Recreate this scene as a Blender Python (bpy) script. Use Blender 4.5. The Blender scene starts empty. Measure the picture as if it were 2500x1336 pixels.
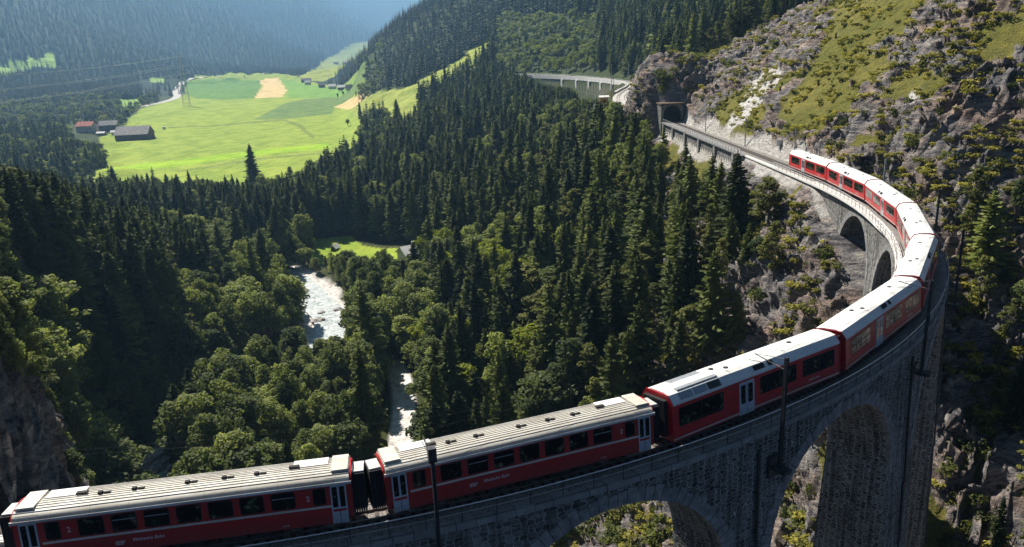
import bpy, math, random
import numpy as np
from mathutils import Matrix, Vector
R_ = math.radians
scn = bpy.context.scene
COL = scn.collection

# ------------------------------------------------------------------ camera
CX, CY, CZ = -8.836, -44.886, 25.414
PIT, FPX, ROL = 0.28693, 1866.57, -0.041177
_c, _s, _cr, _sr = math.cos(PIT), math.sin(PIT), math.cos(ROL), math.sin(ROL)
cam = bpy.data.cameras.new('camera'); camo = bpy.data.objects.new('camera', cam); COL.objects.link(camo)
cam.sensor_width = 36.0; cam.lens = 36.0 * FPX / 2500.0; cam.clip_start = 0.5; cam.clip_end = 40000
_R = Vector((_cr, _sr * _s, _sr * _c)); _U = Vector((-_sr, _cr * _s, _cr * _c)); _F = Vector((0, _c, -_s))
camo.matrix_world = Matrix(((_R[0], _U[0], -_F[0], CX), (_R[1], _U[1], -_F[1], CY), (_R[2], _U[2], -_F[2], CZ), (0, 0, 0, 1)))
scn.camera = camo

# ------------------------------------------------------------------ light
SUN_AZ = 53.0      # degrees from -X towards +Y: the sun stands left of and beyond the viaduct
SUN_EL = 47.0
sd = Vector((-math.cos(R_(SUN_AZ)) * math.cos(R_(SUN_EL)), math.sin(R_(SUN_AZ)) * math.cos(R_(SUN_EL)), math.sin(R_(SUN_EL))))
sl = bpy.data.lights.new('sun', 'SUN'); sl.energy = 5.0; sl.angle = R_(0.53); sl.color = (1.0, 0.94, 0.84)
so = bpy.data.objects.new('sun', sl); COL.objects.link(so)
so.rotation_euler = sd.to_track_quat('Z', 'Y').to_euler()
w = bpy.data.worlds.new('World'); scn.world = w; w.use_nodes = True
nt = w.node_tree; nt.nodes.clear()
sky = nt.nodes.new('ShaderNodeTexSky'); sky.sky_type = 'NISHITA'; sky.sun_disc = False
sky.sun_elevation = R_(SUN_EL); sky.sun_rotation = math.atan2(sd.x, sd.y); sky.altitude = 1000; sky.air_density = .17; sky.dust_density = .1; sky.ozone_density = 2.0
bg = nt.nodes.new('ShaderNodeBackground'); bg.inputs[1].default_value = 0.05
ow = nt.nodes.new('ShaderNodeOutputWorld'); nt.links.new(sky.outputs[0], bg.inputs[0]); nt.links.new(bg.outputs[0], ow.inputs[0])
scn.view_settings.view_transform = 'Standard'; scn.view_settings.look = 'None'
scn.view_settings.exposure = 0.95; scn.view_settings.gamma = 1.0
try:
    scn.cycles.max_bounces = 5; scn.cycles.diffuse_bounces = 2; scn.cycles.glossy_bounces = 2
    scn.cycles.transmission_bounces = 2; scn.cycles.transparent_max_bounces = 4; scn.cycles.volume_bounces = 0
    scn.cycles.use_denoising = True
except Exception: pass

rng = np.random.default_rng(7)
random.seed(7)

# ------------------------------------------------------------------ projections used to survey points on the ground
def ray(px, py):
    a = (px - 1250) / FPX; b = (668 - py) / FPX
    u = a * _cr - b * _sr; v = a * _sr + b * _cr
    return u, _c + v * _s, -_s + v * _c
def proj(x, y, z):
    dx, dy, dz = x - CX, y - CY, z - CZ
    dep = dy * _c - dz * _s
    u = dx / dep; v = (dy * _s + dz * _c) / dep
    return 1250 + FPX * (u * _cr + v * _sr), 668 - FPX * (-u * _sr + v * _cr), dep

# ------------------------------------------------------------------ railway alignment
KS = [-90, -50, -25, 0, 25, 50, 75, 100, 112, 125, 400]
KV = [.01055, .01055, .01067, .0112, .01293, .0109, .00935, .0066, .0034, -.0001, -.0001]
_ds = 0.25
def _align():
    s = np.arange(0, 300, _ds); k = np.interp(s, KS, KV)
    h = 0.46534 + np.concatenate([[0], np.cumsum(k[:-1] * _ds)])
    x = np.concatenate([[0], np.cumsum(np.cos(h[:-1]) * _ds)]); y = np.concatenate([[0], np.cumsum(np.sin(h[:-1]) * _ds)])
    s2 = np.arange(0, -90, -_ds); k2 = np.interp(s2, KS, KV)
    h2 = 0.46534 - np.concatenate([[0], np.cumsum(k2[:-1] * _ds)])
    x2 = -np.concatenate([[0], np.cumsum(np.cos(h2[:-1]) * _ds)]); y2 = -np.concatenate([[0], np.cumsum(np.sin(h2[:-1]) * _ds)])
    return [np.concatenate([a[::-1][:-1], b]) for a, b in ((s2, s), (x2, x), (y2, y), (h2, h))]
AS, AX, AY, AH = _align()
def tp(s, l=0.0, z=0.0):
    x = np.interp(s, AS, AX); y = np.interp(s, AS, AY); h = np.interp(s, AS, AH)
    return (float(x - math.sin(h) * l), float(y + math.cos(h) * l), float(z))
def hd(s): return float(np.interp(s, AS, AH))
def cant(s): return float(np.interp(s, [-60, 85, 120], [0.079, 0.079, 0.0]))
def seg_dist(x, y, P, vals=None):
    """signed distance to a polyline (left positive), parameter along it"""
    best = np.full(x.shape, 1e9); sgn = np.zeros(x.shape); par = np.zeros(x.shape); acc = 0.0
    for (x0, y0), (x1, y1) in zip(P[:-1], P[1:]):
        dx, dy = x1 - x0, y1 - y0; L = math.hypot(dx, dy)
        t = np.clip(((x - x0) * dx + (y - y0) * dy) / L ** 2, 0, 1)
        d = np.hypot(x - x0 - t * dx, y - y0 - t * dy)
        m = d < best
        best[m] = d[m]; sgn[m] = np.sign((dx * (y - y0) - dy * (x - x0))[m]); par[m] = (acc + t * L)[m]
        acc += L
    return best * np.where(sgn == 0, 1, sgn), par
TRK = [tp(s)[:2] for s in range(-60, 241, 4)]
def track_sl(x, y):
    d, p = seg_dist(x, y, TRK); return p - 60.0, d
# second stretch of line, seen beyond the rock spur
FAR = [(42, 262), (44, 300), (48, 340), (58, 385), (68, 420), (74, 450), (76, 480), (74, 515), (68, 550), (60, 590), (47, 630), (28, 672), (2, 720), (-40, 780)]
def smooth(P, n=3):
    for _ in range(n):
        Q = [P[0]]
        for a, b in zip(P[:-1], P[1:]):
            Q += [tuple(.75 * a[i] + .25 * b[i] for i in range(len(a))), tuple(.25 * a[i] + .75 * b[i] for i in range(len(a)))]
        Q.append(P[-1]); P = Q
    return P
FARP = smooth(FAR, 2)
def meadow_pt(px, py):
    u, v, t = ray(px, py); tt = -t / v; D = (CZ + 58 + 10) / (tt + .02)
    return CX + u / v * D, CY + D
RIVER = smooth([(-34, 30), (-60, 62), (-80, 88), (-92, 108), (-88, 135), (-79, 160), (-68, 183), (-70, 203), (-80, 220), (-93, 246), (-112, 275), (-150, 310), (-215, 370)], 2)
RIVER2 = smooth([meadow_pt(*p) for p in ((350, 262), (400, 250), (437, 238), (428, 224), (440, 207), (475, 197), (530, 190), (590, 184), (660, 179))], 2)
PATH = smooth([(-33, 60), (-35, 95), (-36, 113), (-37, 130), (-41, 151), (-45, 160)], 2)

# ------------------------------------------------------------------ noise
def _hash(ix, iy, iz, seed):
    h = (ix * 374761393 + iy * 668265263 + iz * 2147483647 + seed * 974634777) & 0xffffffff
    h = ((h ^ (h >> 13)) * 1274126177) & 0xffffffff
    return ((h ^ (h >> 16)) & 0xffff) / 32767.5 - 1.0
def vnoise(x, y, z, seed=0):
    ix, iy, iz = np.floor(x).astype(np.int64), np.floor(y).astype(np.int64), np.floor(z).astype(np.int64)
    fx, fy, fz = x - ix, y - iy, z - iz
    fx, fy, fz = [f * f * (3 - 2 * f) for f in (fx, fy, fz)]
    r = 0
    for a in (0, 1):
        for b in (0, 1):
            for c in (0, 1):
                r = r + _hash(ix + a, iy + b, iz + c, seed) * (fx if a else 1 - fx) * (fy if b else 1 - fy) * (fz if c else 1 - fz)
    return r
def fbm(x, y, z, o=4, seed=0):
    r = 0; a = 1.0
    for k in range(o):
        r = r + a * vnoise(x, y, z, seed + k); x, y, z, a = x * 2.03 + 5.1, y * 2.03 + 1.7, z * 2.03 + 9.2, a * .5
    return r
def ridged(x, y, z, o=4, seed=0):
    r = 0; a = 1.0
    for k in range(o):
        r = r + a * (1 - 2 * np.abs(vnoise(x, y, z, seed + k))); x, y, z, a = x * 2.1 + 3.3, y * 2.1 + 8.7, z * 2.1 + 1.2, a * .5
    return r

# ------------------------------------------------------------------ terrain height
GQ = [-1.3, -1.0, -.8, -.66, -.53, -.39, -.26, -.19, -.12, 0, .07, .14, .2, .27, .34, .41, .48, .55, .68, .9, 1.3]
GD = [5, 30, 60, 90, 120, 150, 200, 250, 300, 360, 430, 520, 650, 820, 1050, 1400, 1950, 3000, 4800, 8200, 14000]
GZ = [
 [-62, -62, -62, -62, -62, -62, -62, -62, -62, -62, -62, -62, -62, -62, -62, -62, -62, -62, -62, -62, -62],
 [-5, -50, -60, -62, -62, -62, -62, -62, -62, -62, -62, -62, -62, -62, -62, -62, -61, -60, -60, -59, -57],
 [35, 25, -5, -38, -58, -62, -62, -62, -62, -62, -62, -61, -60, -60, -59, -58, -57, -56, -53, -46, -22],
 [45, 40, 22, -16, -56, -61, -61, -61, -61, -60, -60, -58, -56, -53, -50, -46, -42, -37, -30, -14, 15],
 [50, 45, 28, -10, -50, -62, -62, -62, -61, -59, -56, -50, -43, -35, -25, -15, -9, -3, 4, 18, 45],
 [45, 35, 15, -10, -43, -61, -62, -61, -60, -56, -50, -42, -33, -20, -6, 3, 11, 20, 36, 60, 95],
 [40, 25, 5, -14, -36, -60, -62, -61, -59, -53, -43, -32, -20, -5, 8, 20, 32, 44, 66, 95, 140],
 [35, 20, -5, -24, -44, -60, -62, -62, -60, -50, -40, -28, -8, 11, 22, 34, 48, 62, 88, 125, 180],
 [30, 10, -15, -32, -50, -60, -61, -60, -58, -46, -36, -20, 13, 25, 32, 42, 56, 72, 100, 140, 200],
 [25, 0, -25, -42, -55, -59, -60, -58, -55, -42, -32, -14, 2, 10, 20, 34, 52, 72, 102, 150, 220],
 [15, -15, -40, -55, -58, -58, -58, -56, -50, -38, -28, -8, 3, 13, 33, 58, 82, 106, 146, 200, 280],
 [10, -25, -50, -57, -58, -57, -57, -54, -46, -34, -22, -3, 12, 38, 70, 100, 130, 160, 210, 280, 360],
 [20, -30, -52, -56, -56, -55, -55, -50, -38, -22, -4, 10, 40, 80, 120, 160, 195, 230, 290, 360, 450],
 [60, -20, -50, -52, -52, -51, -51, -42, -22, 4, 22, 40, 80, 130, 180, 220, 260, 300, 360, 430, 520],
 [150, 20, -44, -47, -47, -47, -47, -35, 3, 50, 90, 130, 180, 230, 290, 330, 370, 410, 460, 530, 600],
 [400, 150, -10, -36, -40, -40, -34, 4, 80, 140, 190, 240, 300, 350, 400, 440, 480, 510, 560, 620, 700],
 [800, 450, 150, 25, -12, -28, -30, 6, 90, 210, 270, 320, 380, 430, 480, 520, 550, 580, 620, 680, 760],
 [1300, 1050, 750, 480, 250, 10, -30, -32, 10, 220, 320, 380, 420, 470, 510, 550, 580, 600, 640, 700, 780],
 [2200, 1900, 1500, 1200, 900, 480, 70, -30, -25, 150, 300, 380, 430, 480, 520, 560, 590, 620, 660, 720, 800],
 [3300, 3100, 2800, 2500, 2200, 1700, 1000, 430, 60, 80, 250, 350, 430, 500, 550, 600, 640, 680, 740, 800, 900],
 [3000, 2900, 2800, 2700, 2600, 2400, 2100, 1800, 1400, 900, 900, 900, 950, 1000, 1050, 1100, 1150, 1200, 1250, 1300, 1400]]
def _fine():
    qf = np.linspace(-1.3, 1.3, 521); lf = np.linspace(math.log(5), math.log(14000), 501)
    G = np.array(GZ, float)
    A = np.array([np.interp(qf, GQ, r) for r in G])
    ld = np.log(GD)
    B = np.array([np.interp(lf, ld, A[:, j]) for j in range(len(qf))]).T
    def blur(M, n, ax):
        k = np.hanning(2 * n + 3)[1:-1]; k /= k.sum()
        P = np.pad(M, [(n, n) if i == ax else (0, 0) for i in (0, 1)], mode='edge')
        return np.apply_along_axis(lambda v: np.convolve(v, k, 'valid'), ax, P)
    return qf, lf, blur(blur(B, 9, 1), 7, 0)
QF, LF, BF = _fine()
def base_h(x, y):
    X = x - CX; D = np.maximum(y - CY, 5.0)
    q = np.clip(X / D, -1.299, 1.299); l = np.clip(np.log(D), LF[0], LF[-1] - 1e-6)
    a = (q - QF[0]) / (QF[1] - QF[0]); b = (l - LF[0]) / (LF[1] - LF[0])
    i = np.clip(a.astype(int), 0, len(QF) - 2); j = np.clip(b.astype(int), 0, len(LF) - 2)
    fa, fb = a - i, b - j
    return (BF[j, i] * (1 - fa) + BF[j, i + 1] * fa) * (1 - fb) + (BF[j + 1, i] * (1 - fa) + BF[j + 1, i + 1] * fa) * fb
def sst(a, b, v):
    t = np.clip((v - a) / (b - a), 0, 1); return t * t * (3 - 2 * t)
def height(x, y):
    x = np.atleast_1d(np.asarray(x, float)); y = np.atleast_1d(np.asarray(y, float))
    z = base_h(x, y); D = y - CY; X = x - CX; q = X / np.maximum(D, 1)
    # the flat valley floor with its meadows
    fl = -58 + .02 * (D - 500)
    m = sst(400, 480, D) * (1 - sst(1750, 2100, D)) * sst(-.50, -.46, q) * (1 - sst(-.215, -.17, q))
    z = z * (1 - m) + fl * m
    # gentle relief
    z = z + 1.2 * fbm(x / 40., y / 40., 0 * x, 3, 11) * sst(60, 200, D) * (1 - m) * np.clip(D / 250, .6, 6)
    z = z + .5 * fbm(x / 120., y / 120., 0 * x, 2, 5) * m * 1.5
    # ground along the viaduct
    s, l = track_sl(x, y)
    zs = np.interp(s, [-60, -44, -38, -30, -20, 0, 17, 30, 41, 55, 66, 77, 88, 97, 105, 112], [20, 5, -40, -54, -58, -55, -52, -50, -45, -34, -24, -14.5, -9, -5.5, -3, -1])
    wv = (1 - sst(3, 16, np.abs(l))) * sst(-60, -50, s) * (1 - sst(108, 116, s)) * (s < 118)
    z = z * (1 - wv) + zs * wv
    # bench that carries the line above the rock, cut on the right and banked on the left
    on = sst(100, 110, s) * (s < 230.4)
    al = np.abs(l)
    hi = np.where(l < 0, -.55 + 2.4 * np.maximum(0, al - 3.4), -.55 + .6 * np.maximum(0, al - 3.4) ** 1.0)
    lo = np.where(l < 0, -.55 - 2. * np.maximum(0, al - 3), -.55 - 1.25 * np.maximum(0, al - 2.9))
    lo = np.where(s > 146, lo - 3.0 * sst(2.6, 3.0, l) , lo)
    zz = np.minimum(np.maximum(z, lo), hi)
    z = z * (1 - on) + zz * on
    # rock shoulder over the tunnel mouth
    tx, ty = tp(233)[:2]
    sh = np.exp(-(np.abs((x - tx - 3) / 15.) ** 3 + np.abs((y - ty - 17) / 16.) ** 3)) * sst(230.4, 232.6, s)
    z = np.maximum(z, z * (1 - sh) + 20 * sh)
    # second stretch of line
    l2, p2 = seg_dist(x, y, FARP)
    a2 = np.abs(l2); o2 = (1 - sst(14, 40, a2)) * sst(25, 50, p2)
    lo2 = -.6 - np.where(l2 > 0, 8 * np.maximum(0, a2 - 4.6), 1.5 * np.maximum(0, a2 - 5)); hi2 = -.6 + .9 * np.maximum(0, a2 - 5)
    z2 = np.minimum(np.maximum(z, np.maximum(lo2, -30)), hi2)
    z = z * (1 - o2) + z2 * o2
    dip = sst(5, 9, l2) * (1 - sst(55, 110, l2)) * sst(205, 245, p2) * (1 - sst(430, 480, p2))
    z = z * (1 - dip) + np.minimum(z, -19) * dip
    # river bed
    dr, pr_ = seg_dist(x, y, RIVER); dr = np.abs(dr)
    bed = np.interp(pr_, [0, 560, 900, 2600], [-62.6, -61, -56, -30])
    z = np.minimum(z, 1280 + .01 * (z - 1280))
    near = sst(22, 7, dr)
    z = z * (1 - near) + np.minimum(z, bed + np.maximum(0, dr - 5) * .22) * near
    return z

def hit(px, py, zadd=0.0):
    """where the line of sight through a surveyed picture point meets the ground"""
    u, v, t = ray(px, py); D = np.concatenate([np.arange(30, 500, .5), np.arange(500, 6000, 3.)]) / v
    x, y, z = CX + u * D, CY + v * D, CZ + t * D
    g = height(x, y) + zadd
    k = np.argmax(z < g)
    return float(x[k]), float(y[k]), float(height(x[k], y[k])[0])
def meadow_pt(px, py):
    u, v, t = ray(px, py); tt = -t / v; D = (CZ + 58 + 10) / (tt + .02)
    return CX + u / v * D, CY + D
def inpoly(x, y, P):
    r = np.zeros(x.shape, bool); n = len(P)
    for i in range(n):
        x0, y0 = P[i]; x1, y1 = P[(i + 1) % n]
        c = ((y0 > y) != (y1 > y))
        if y1 != y0: r ^= c & (x < (x1 - x0) * (y - y0) / (y1 - y0) + x0)
    return r

# ------------------------------------------------------------------ materials
def mat(name, color=(.5, .5, .5), rough=.8, metal=0., spec=.3):
    m = bpy.data.materials.new(name); m.use_nodes = True
    b = m.node_tree.nodes['Principled BSDF']
    b.inputs['Base Color'].default_value = (*color, 1); b.inputs['Roughness'].default_value = rough
    b.inputs['Metallic'].default_value = metal
    b.inputs['Specular IOR Level'].default_value = spec
    return m
class N:
    def __init__(s, m): s.m = m; s.t = m.node_tree; s.b = s.t.nodes['Principled BSDF']; s.o = s.t.nodes['Material Output']
    def n(s, ty, **kw):
        nd = s.t.nodes.new(ty)
        for k, v in kw.items():
            if k.startswith('_'): setattr(nd, k[1:], v)
            else:
                nd.inputs[k.replace('__', ' ')].default_value = v
        return nd
    def l(s, a, b): s.t.links.new(a, b)
    def noise(s, vec, scale, det=4, rough=.6, dist=0.):
        nd = s.n('ShaderNodeTexNoise'); nd.inputs['Scale'].default_value = scale; nd.inputs['Detail'].default_value = det
        nd.inputs['Roughness'].default_value = rough; nd.inputs['Distortion'].default_value = dist
        if vec is not None: s.l(vec, nd.inputs['Vector'])
        return nd.outputs[0]
    def ramp(s, f, stops):
        nd = s.n('ShaderNodeValToRGB'); e = nd.color_ramp.elements
        while len(e) < len(stops): e.new(.5)
        for i, (p, c) in enumerate(stops):
            e[i].position = p; e[i].color = (*c, 1) if len(c) == 3 else c
        s.l(f, nd.inputs[0]); return nd.outputs[0]
    def mix(s, f, a, b, mode='MIX'):
        nd = s.n('ShaderNodeMix'); nd.data_type = 'RGBA'; nd.blend_type = mode
        for i, v in ((0, f), (6, a), (7, b)):
            if hasattr(v, 'links'): s.l(v, nd.inputs[i])
            elif isinstance(v, (int, float)): nd.inputs[i].default_value = v
            else: nd.inputs[i].default_value = (*v, 1)
        return nd.outputs[2]
    def math(s, op, a, b=None, clamp=False):
        nd = s.n('ShaderNodeMath'); nd.operation = op; nd.use_clamp = clamp
        for i, v in ((0, a), (1, b)):
            if v is None: continue
            if hasattr(v, 'links'): s.l(v, nd.inputs[i])
            else: nd.inputs[i].default_value = v
        return nd.outputs[0]
    def mapping(s, vec, scale=(1, 1, 1), rot=(0, 0, 0)):
        nd = s.n('ShaderNodeMapping'); nd.inputs['Scale'].default_value = scale; nd.inputs['Rotation'].default_value = rot
        s.l(vec, nd.inputs[0]); return nd.outputs[0]
    def bump(s, h, strength=.5, dist=.2):
        nd = s.n('ShaderNodeBump'); nd.inputs['Strength'].default_value = strength; nd.inputs['Distance'].default_value = dist
        s.l(h, nd.inputs['Height']); s.l(nd.outputs[0], s.b.inputs['Normal'])
    def color(s, c): s.l(c, s.b.inputs['Base Color'])

def m_ground():
    m = mat('ground_soil_rock_grass', rough=.95, spec=.1); g = N(m)
    pos = g.n('ShaderNodeNewGeometry').outputs['Position']
    at = g.n('ShaderNodeAttribute'); at.attribute_name = 'tint'
    zn = g.n('ShaderNodeAttribute'); zn.attribute_name = 'zone'
    sep = g.n('ShaderNodeSeparateColor'); g.l(zn.outputs['Color'], sep.inputs[0])
    rockw, palew, finew = sep.outputs[0], sep.outputs[1], sep.outputs[2]
    n1 = g.noise(pos, .55, 6, .7); n2 = g.noise(pos, .06, 5, .65); n3 = g.noise(pos, 2.6, 4, .7)
    veg = g.mix(g.ramp(n1, [(.35, (0, 0, 0)), (.7, (1, 1, 1))]), at.outputs['Color'], g.mix(1., at.outputs['Color'], (1.75, 1.5, 1.0), 'MULTIPLY'))
    veg = g.mix(g.ramp(n2, [(.4, (0, 0, 0)), (.62, (1, 1, 1))]), veg, g.mix(1., veg, (.62, .72, .6), 'MULTIPLY'))
    wv = g.n('ShaderNodeTexWave'); wv.inputs['Scale'].default_value = .035; wv.inputs['Distortion'].default_value = 6.; wv.inputs['Detail'].default_value = 3.; g.l(g.mapping(pos, (1, .35, 1), (0, 0, R_(24))), wv.inputs[0])
    low = g.noise(g.mapping(pos, (1, .5, 1)), .011, 5, .6)
    mw = g.mix(.78, wv.outputs[0], low)
    fld = g.mix(1., veg, g.ramp(mw, [(.25, (.86, .88, .9)), (.5, (1, 1, 1)), (.75, (1.12, 1.03, .92))]), 'MULTIPLY')
    veg = g.mix(g.math('LESS_THAN', finew, .1), veg, fld)
    # rock: tilted beds and cracks, with beige lit highlights painted into the ramp
    st = g.mapping(pos, (.35, .35, 1.5), (R_(28), R_(-38), 0))
    r1 = g.noise(st, .9, 8, .72, .6)
    rc = g.ramp(r1, [(.31, (.03, .03, .034)), (.41, (.12, .115, .125)), (.50, (.26, .245, .25)), (.58, (.40, .37, .345)), (.68, (.62, .57, .50))])
    rc = g.mix(g.ramp(g.noise(pos, .12, 4), [(.45, (0, 0, 0)), (.65, (1, 1, 1))]), rc, g.mix(1., rc, (1.25, 1.0, .82), 'MULTIPLY'))
    rc = g.mix(palew, rc, g.ramp(g.noise(st, 1.5, 6), [(.3, (.40, .37, .34)), (.55, (.78, .75, .71))]))
    nz = g.n('ShaderNodeSeparateXYZ'); g.l(g.n('ShaderNodeNewGeometry').outputs['Normal'], nz.inputs[0])
    f = g.math('ADD', rockw, g.math('MULTIPLY', g.math('SUBTRACT', n1, .5), .9))
    f = g.math('ADD', f, g.math('MULTIPLY', g.math('SUBTRACT', n3, .5), .5))
    f = g.math('MULTIPLY', g.math('SUBTRACT', f, .42), 5., True)
    steep = g.math('MULTIPLY', g.math('SUBTRACT', .52, nz.outputs[2]), 4., True)
    f = g.math('MAXIMUM', f, g.math('MULTIPLY', steep, g.math('MULTIPLY', finew, 1., True)))
    f = g.math('MAXIMUM', f, palew)
    g.color(g.mix(f, veg, rc))
    hh = g.math('ADD', g.math('MULTIPLY', r1, 1.4), n3)
    hh = g.math('MULTIPLY', hh, finew)
    g.bump(hh, 1., .9)
    return m
M = {}
M['ground'] = m_ground()
def m_leaf(name, col, trans=.35, var=.25, sat=.1):
    m = mat(name, col, .75, spec=.15); g = N(m)
    oi = g.n('ShaderNodeObjectInfo')
    pos = g.n('ShaderNodeNewGeometry').outputs['Position']
    n = g.noise(pos, .9, 3)
    base = g.mix(oi.outputs['Random'], tuple(c * (1 - var) for c in col), (col[0] * (1 + 1.9 * var), col[1] * (1 + 1.3 * var), col[2] * (1 + .4 * var)))
    base = g.mix(g.ramp(n, [(.3, (0, 0, 0)), (.7, (1, 1, 1))]), g.mix(1., base, (.7, .75, .75), 'MULTIPLY'), g.mix(1., base, (1.35, 1.25, 1.1), 'MULTIPLY'))
    g.color(base)
    tr = g.n('ShaderNodeBsdfTranslucent'); g.l(g.mix(1., base, (1.5, 1.6, .7), 'MULTIPLY'), tr.inputs[0])
    ms = g.n('ShaderNodeMixShader'); ms.inputs[0].default_value = trans
    g.l(g.b.outputs[0], ms.inputs[1]); g.l(tr.outputs[0], ms.inputs[2]); g.l(ms.outputs[0], g.o.inputs[0])
    return m
M['spruce'] = m_leaf('spruce_needles', (.066, .094, .036), .24, .5)
M['larch'] = m_leaf('larch_needles', (.105, .140, .050), .32, .35)
M['spruce_shaded'] = m_leaf('shaded_distant_needles', (.026, .045, .034), .08, .35)  # darker spruce copy, shade on the far mountains put into the needle colour
M['pine'] = m_leaf('pine_needles', (.098, .120, .040), .28, .4)
M['leaf'] = m_leaf('broad_leaves', (.135, .180, .098), .38, .5)
M['leaf_y'] = m_leaf('sunlit_yellow_leaves', (.17, .21, .045), .45, .2)  # yellower leaf colour, also used to make the scrub slope look sunlit
M['shrub'] = m_leaf('shrub_leaves', (.085, .11, .04), .35, .35)
M['tuft'] = m_leaf('grass_tuft', (.19, .20, .055), .3, .4)
def m_noisy(name, c0, c1, scale=1., rough=.85, bump=.2, metal=0., det=5, spec=.3):
    m = mat(name, c0, rough, metal, spec); g = N(m)
    tc = g.n('ShaderNodeTexCoord').outputs['Object']
    n = g.noise(tc, scale, det)
    g.color(g.ramp(n, [(.35, c0), (.68, c1)]))
    if bump: g.bump(g.noise(tc, scale * 3, 4), bump, .05)
    return m
M['bark'] = m_noisy('bark', (.07, .05, .035), (.16, .12, .09), 3.)
M['bark_grey'] = m_noisy('grey_bark', (.10, .085, .07), (.26, .23, .20), 3.)
def m_stone(name, mortar, c0, c1, sc=(2.1, 3.5), lit=1.):
    m = mat(name, c0, .92, spec=.15); g = N(m)
    uv = g.n('ShaderNodeUVMap').outputs[0]
    mp = g.mapping(uv, (sc[0], sc[1], 1))
    dn = g.noise(mp, 1.2, 3)
    wv = g.n('ShaderNodeVectorMath'); wv.operation = 'ADD'; g.l(mp, wv.inputs[0])
    sv = g.n('ShaderNodeVectorMath'); sv.operation = 'SCALE'; sv.inputs[3].default_value = .35; g.l(g.n('ShaderNodeTexNoise').outputs[1], sv.inputs[0])
    g.l(mp, sv.inputs[0].node.inputs[0]) if False else None
    nn = g.n('ShaderNodeTexNoise'); nn.inputs['Scale'].default_value = 1.3; g.l(mp, nn.inputs['Vector']); g.l(nn.outputs[1], sv.inputs[0]); g.l(sv.outputs[0], wv.inputs[1])
    v = g.n('ShaderNodeTexVoronoi'); v.feature = 'DISTANCE_TO_EDGE'; v.inputs['Scale'].default_value = 1; v.inputs['Randomness'].default_value = .6; g.l(wv.outputs[0], v.inputs['Vector'])
    v2 = g.n('ShaderNodeTexVoronoi'); v2.inputs['Scale'].default_value = 1; v2.inputs['Randomness'].default_value = .6; g.l(wv.outputs[0], v2.inputs['Vector'])
    st = g.mix(g.math('MULTIPLY', N_sep(g, v2.outputs['Color']), 1.), c0, c1)
    st = g.mix(.5, st, g.mix(1., st, g.ramp(g.noise(uv, 4., 5), [(.3, (.5, .5, .5)), (.7, (1.5, 1.5, 1.5))]), 'MULTIPLY'))
    st = g.mix(g.ramp(g.noise(uv, .12, 4), [(.4, (0, 0, 0)), (.65, (1, 1, 1))]), st, g.mix(1., st, (.6, .58, .55), 'MULTIPLY'))
    mk = g.ramp(v.outputs[0], [(.03, (1, 1, 1)), (.075, (0, 0, 0))])
    cc = g.mix(mk, st, mortar)
    stk = g.ramp(g.noise(g.mapping(uv, (1.1, .06, 1)), 1.6, 5, .6), [(.40, (.42, .41, .40)), (.52, (1, 1, 1)), (.66, (1, 1, 1)), (.74, (1.5, 1.45, 1.38))])
    cc = g.mix(.85, cc, g.mix(1., cc, stk, 'MULTIPLY'))
    g.color(cc)
    g.bump(g.math('MINIMUM', v.outputs[0], .12), .8, .5)
    return m
def N_sep(g, c):
    s = g.n('ShaderNodeSeparateColor'); g.l(c, s.inputs[0]); return s.outputs[0]
M['stone'] = m_stone('rubble_limestone', (.50, .48, .45), (.075, .075, .075), (.27, .265, .255))
M['ring'] = m_noisy('dressed_stone', (.15, .15, .15), (.34, .33, .32), 1.6, .9, .4)
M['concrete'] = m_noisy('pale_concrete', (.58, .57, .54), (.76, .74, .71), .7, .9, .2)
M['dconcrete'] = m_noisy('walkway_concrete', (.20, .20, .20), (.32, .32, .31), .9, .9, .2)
M['ballast'] = m_noisy('ballast_gravel', (.10, .095, .09), (.36, .33, .30), 9., .95, .8)
M['palebal'] = m_noisy('pale_gravel', (.34, .32, .29), (.62, .59, .55), 5., .95, .6)
M['rail'] = m_noisy('rail_steel', (.14, .12, .11), (.30, .27, .25), 3., .45, 0, .8)
M['sleeper'] = m_noisy('sleeper_wood', (.05, .04, .035), (.14, .12, .10), 5.)
M['steel'] = m_noisy('galvanised_steel', (.36, .37, .38), (.52, .53, .54), 4., .45, .05, .6)
M['dsteel'] = m_noisy('dark_painted_steel', (.035, .035, .04), (.09, .09, .095), 4., .5, .1, .3)
M['white_tube'] = m_noisy('bright_steel_tube', (.60, .61, .62), (.78, .78, .78), 3., .35, 0, .3)
M['wire'] = mat('copper_wire', (.03, .028, .025), .9, .0)
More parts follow.
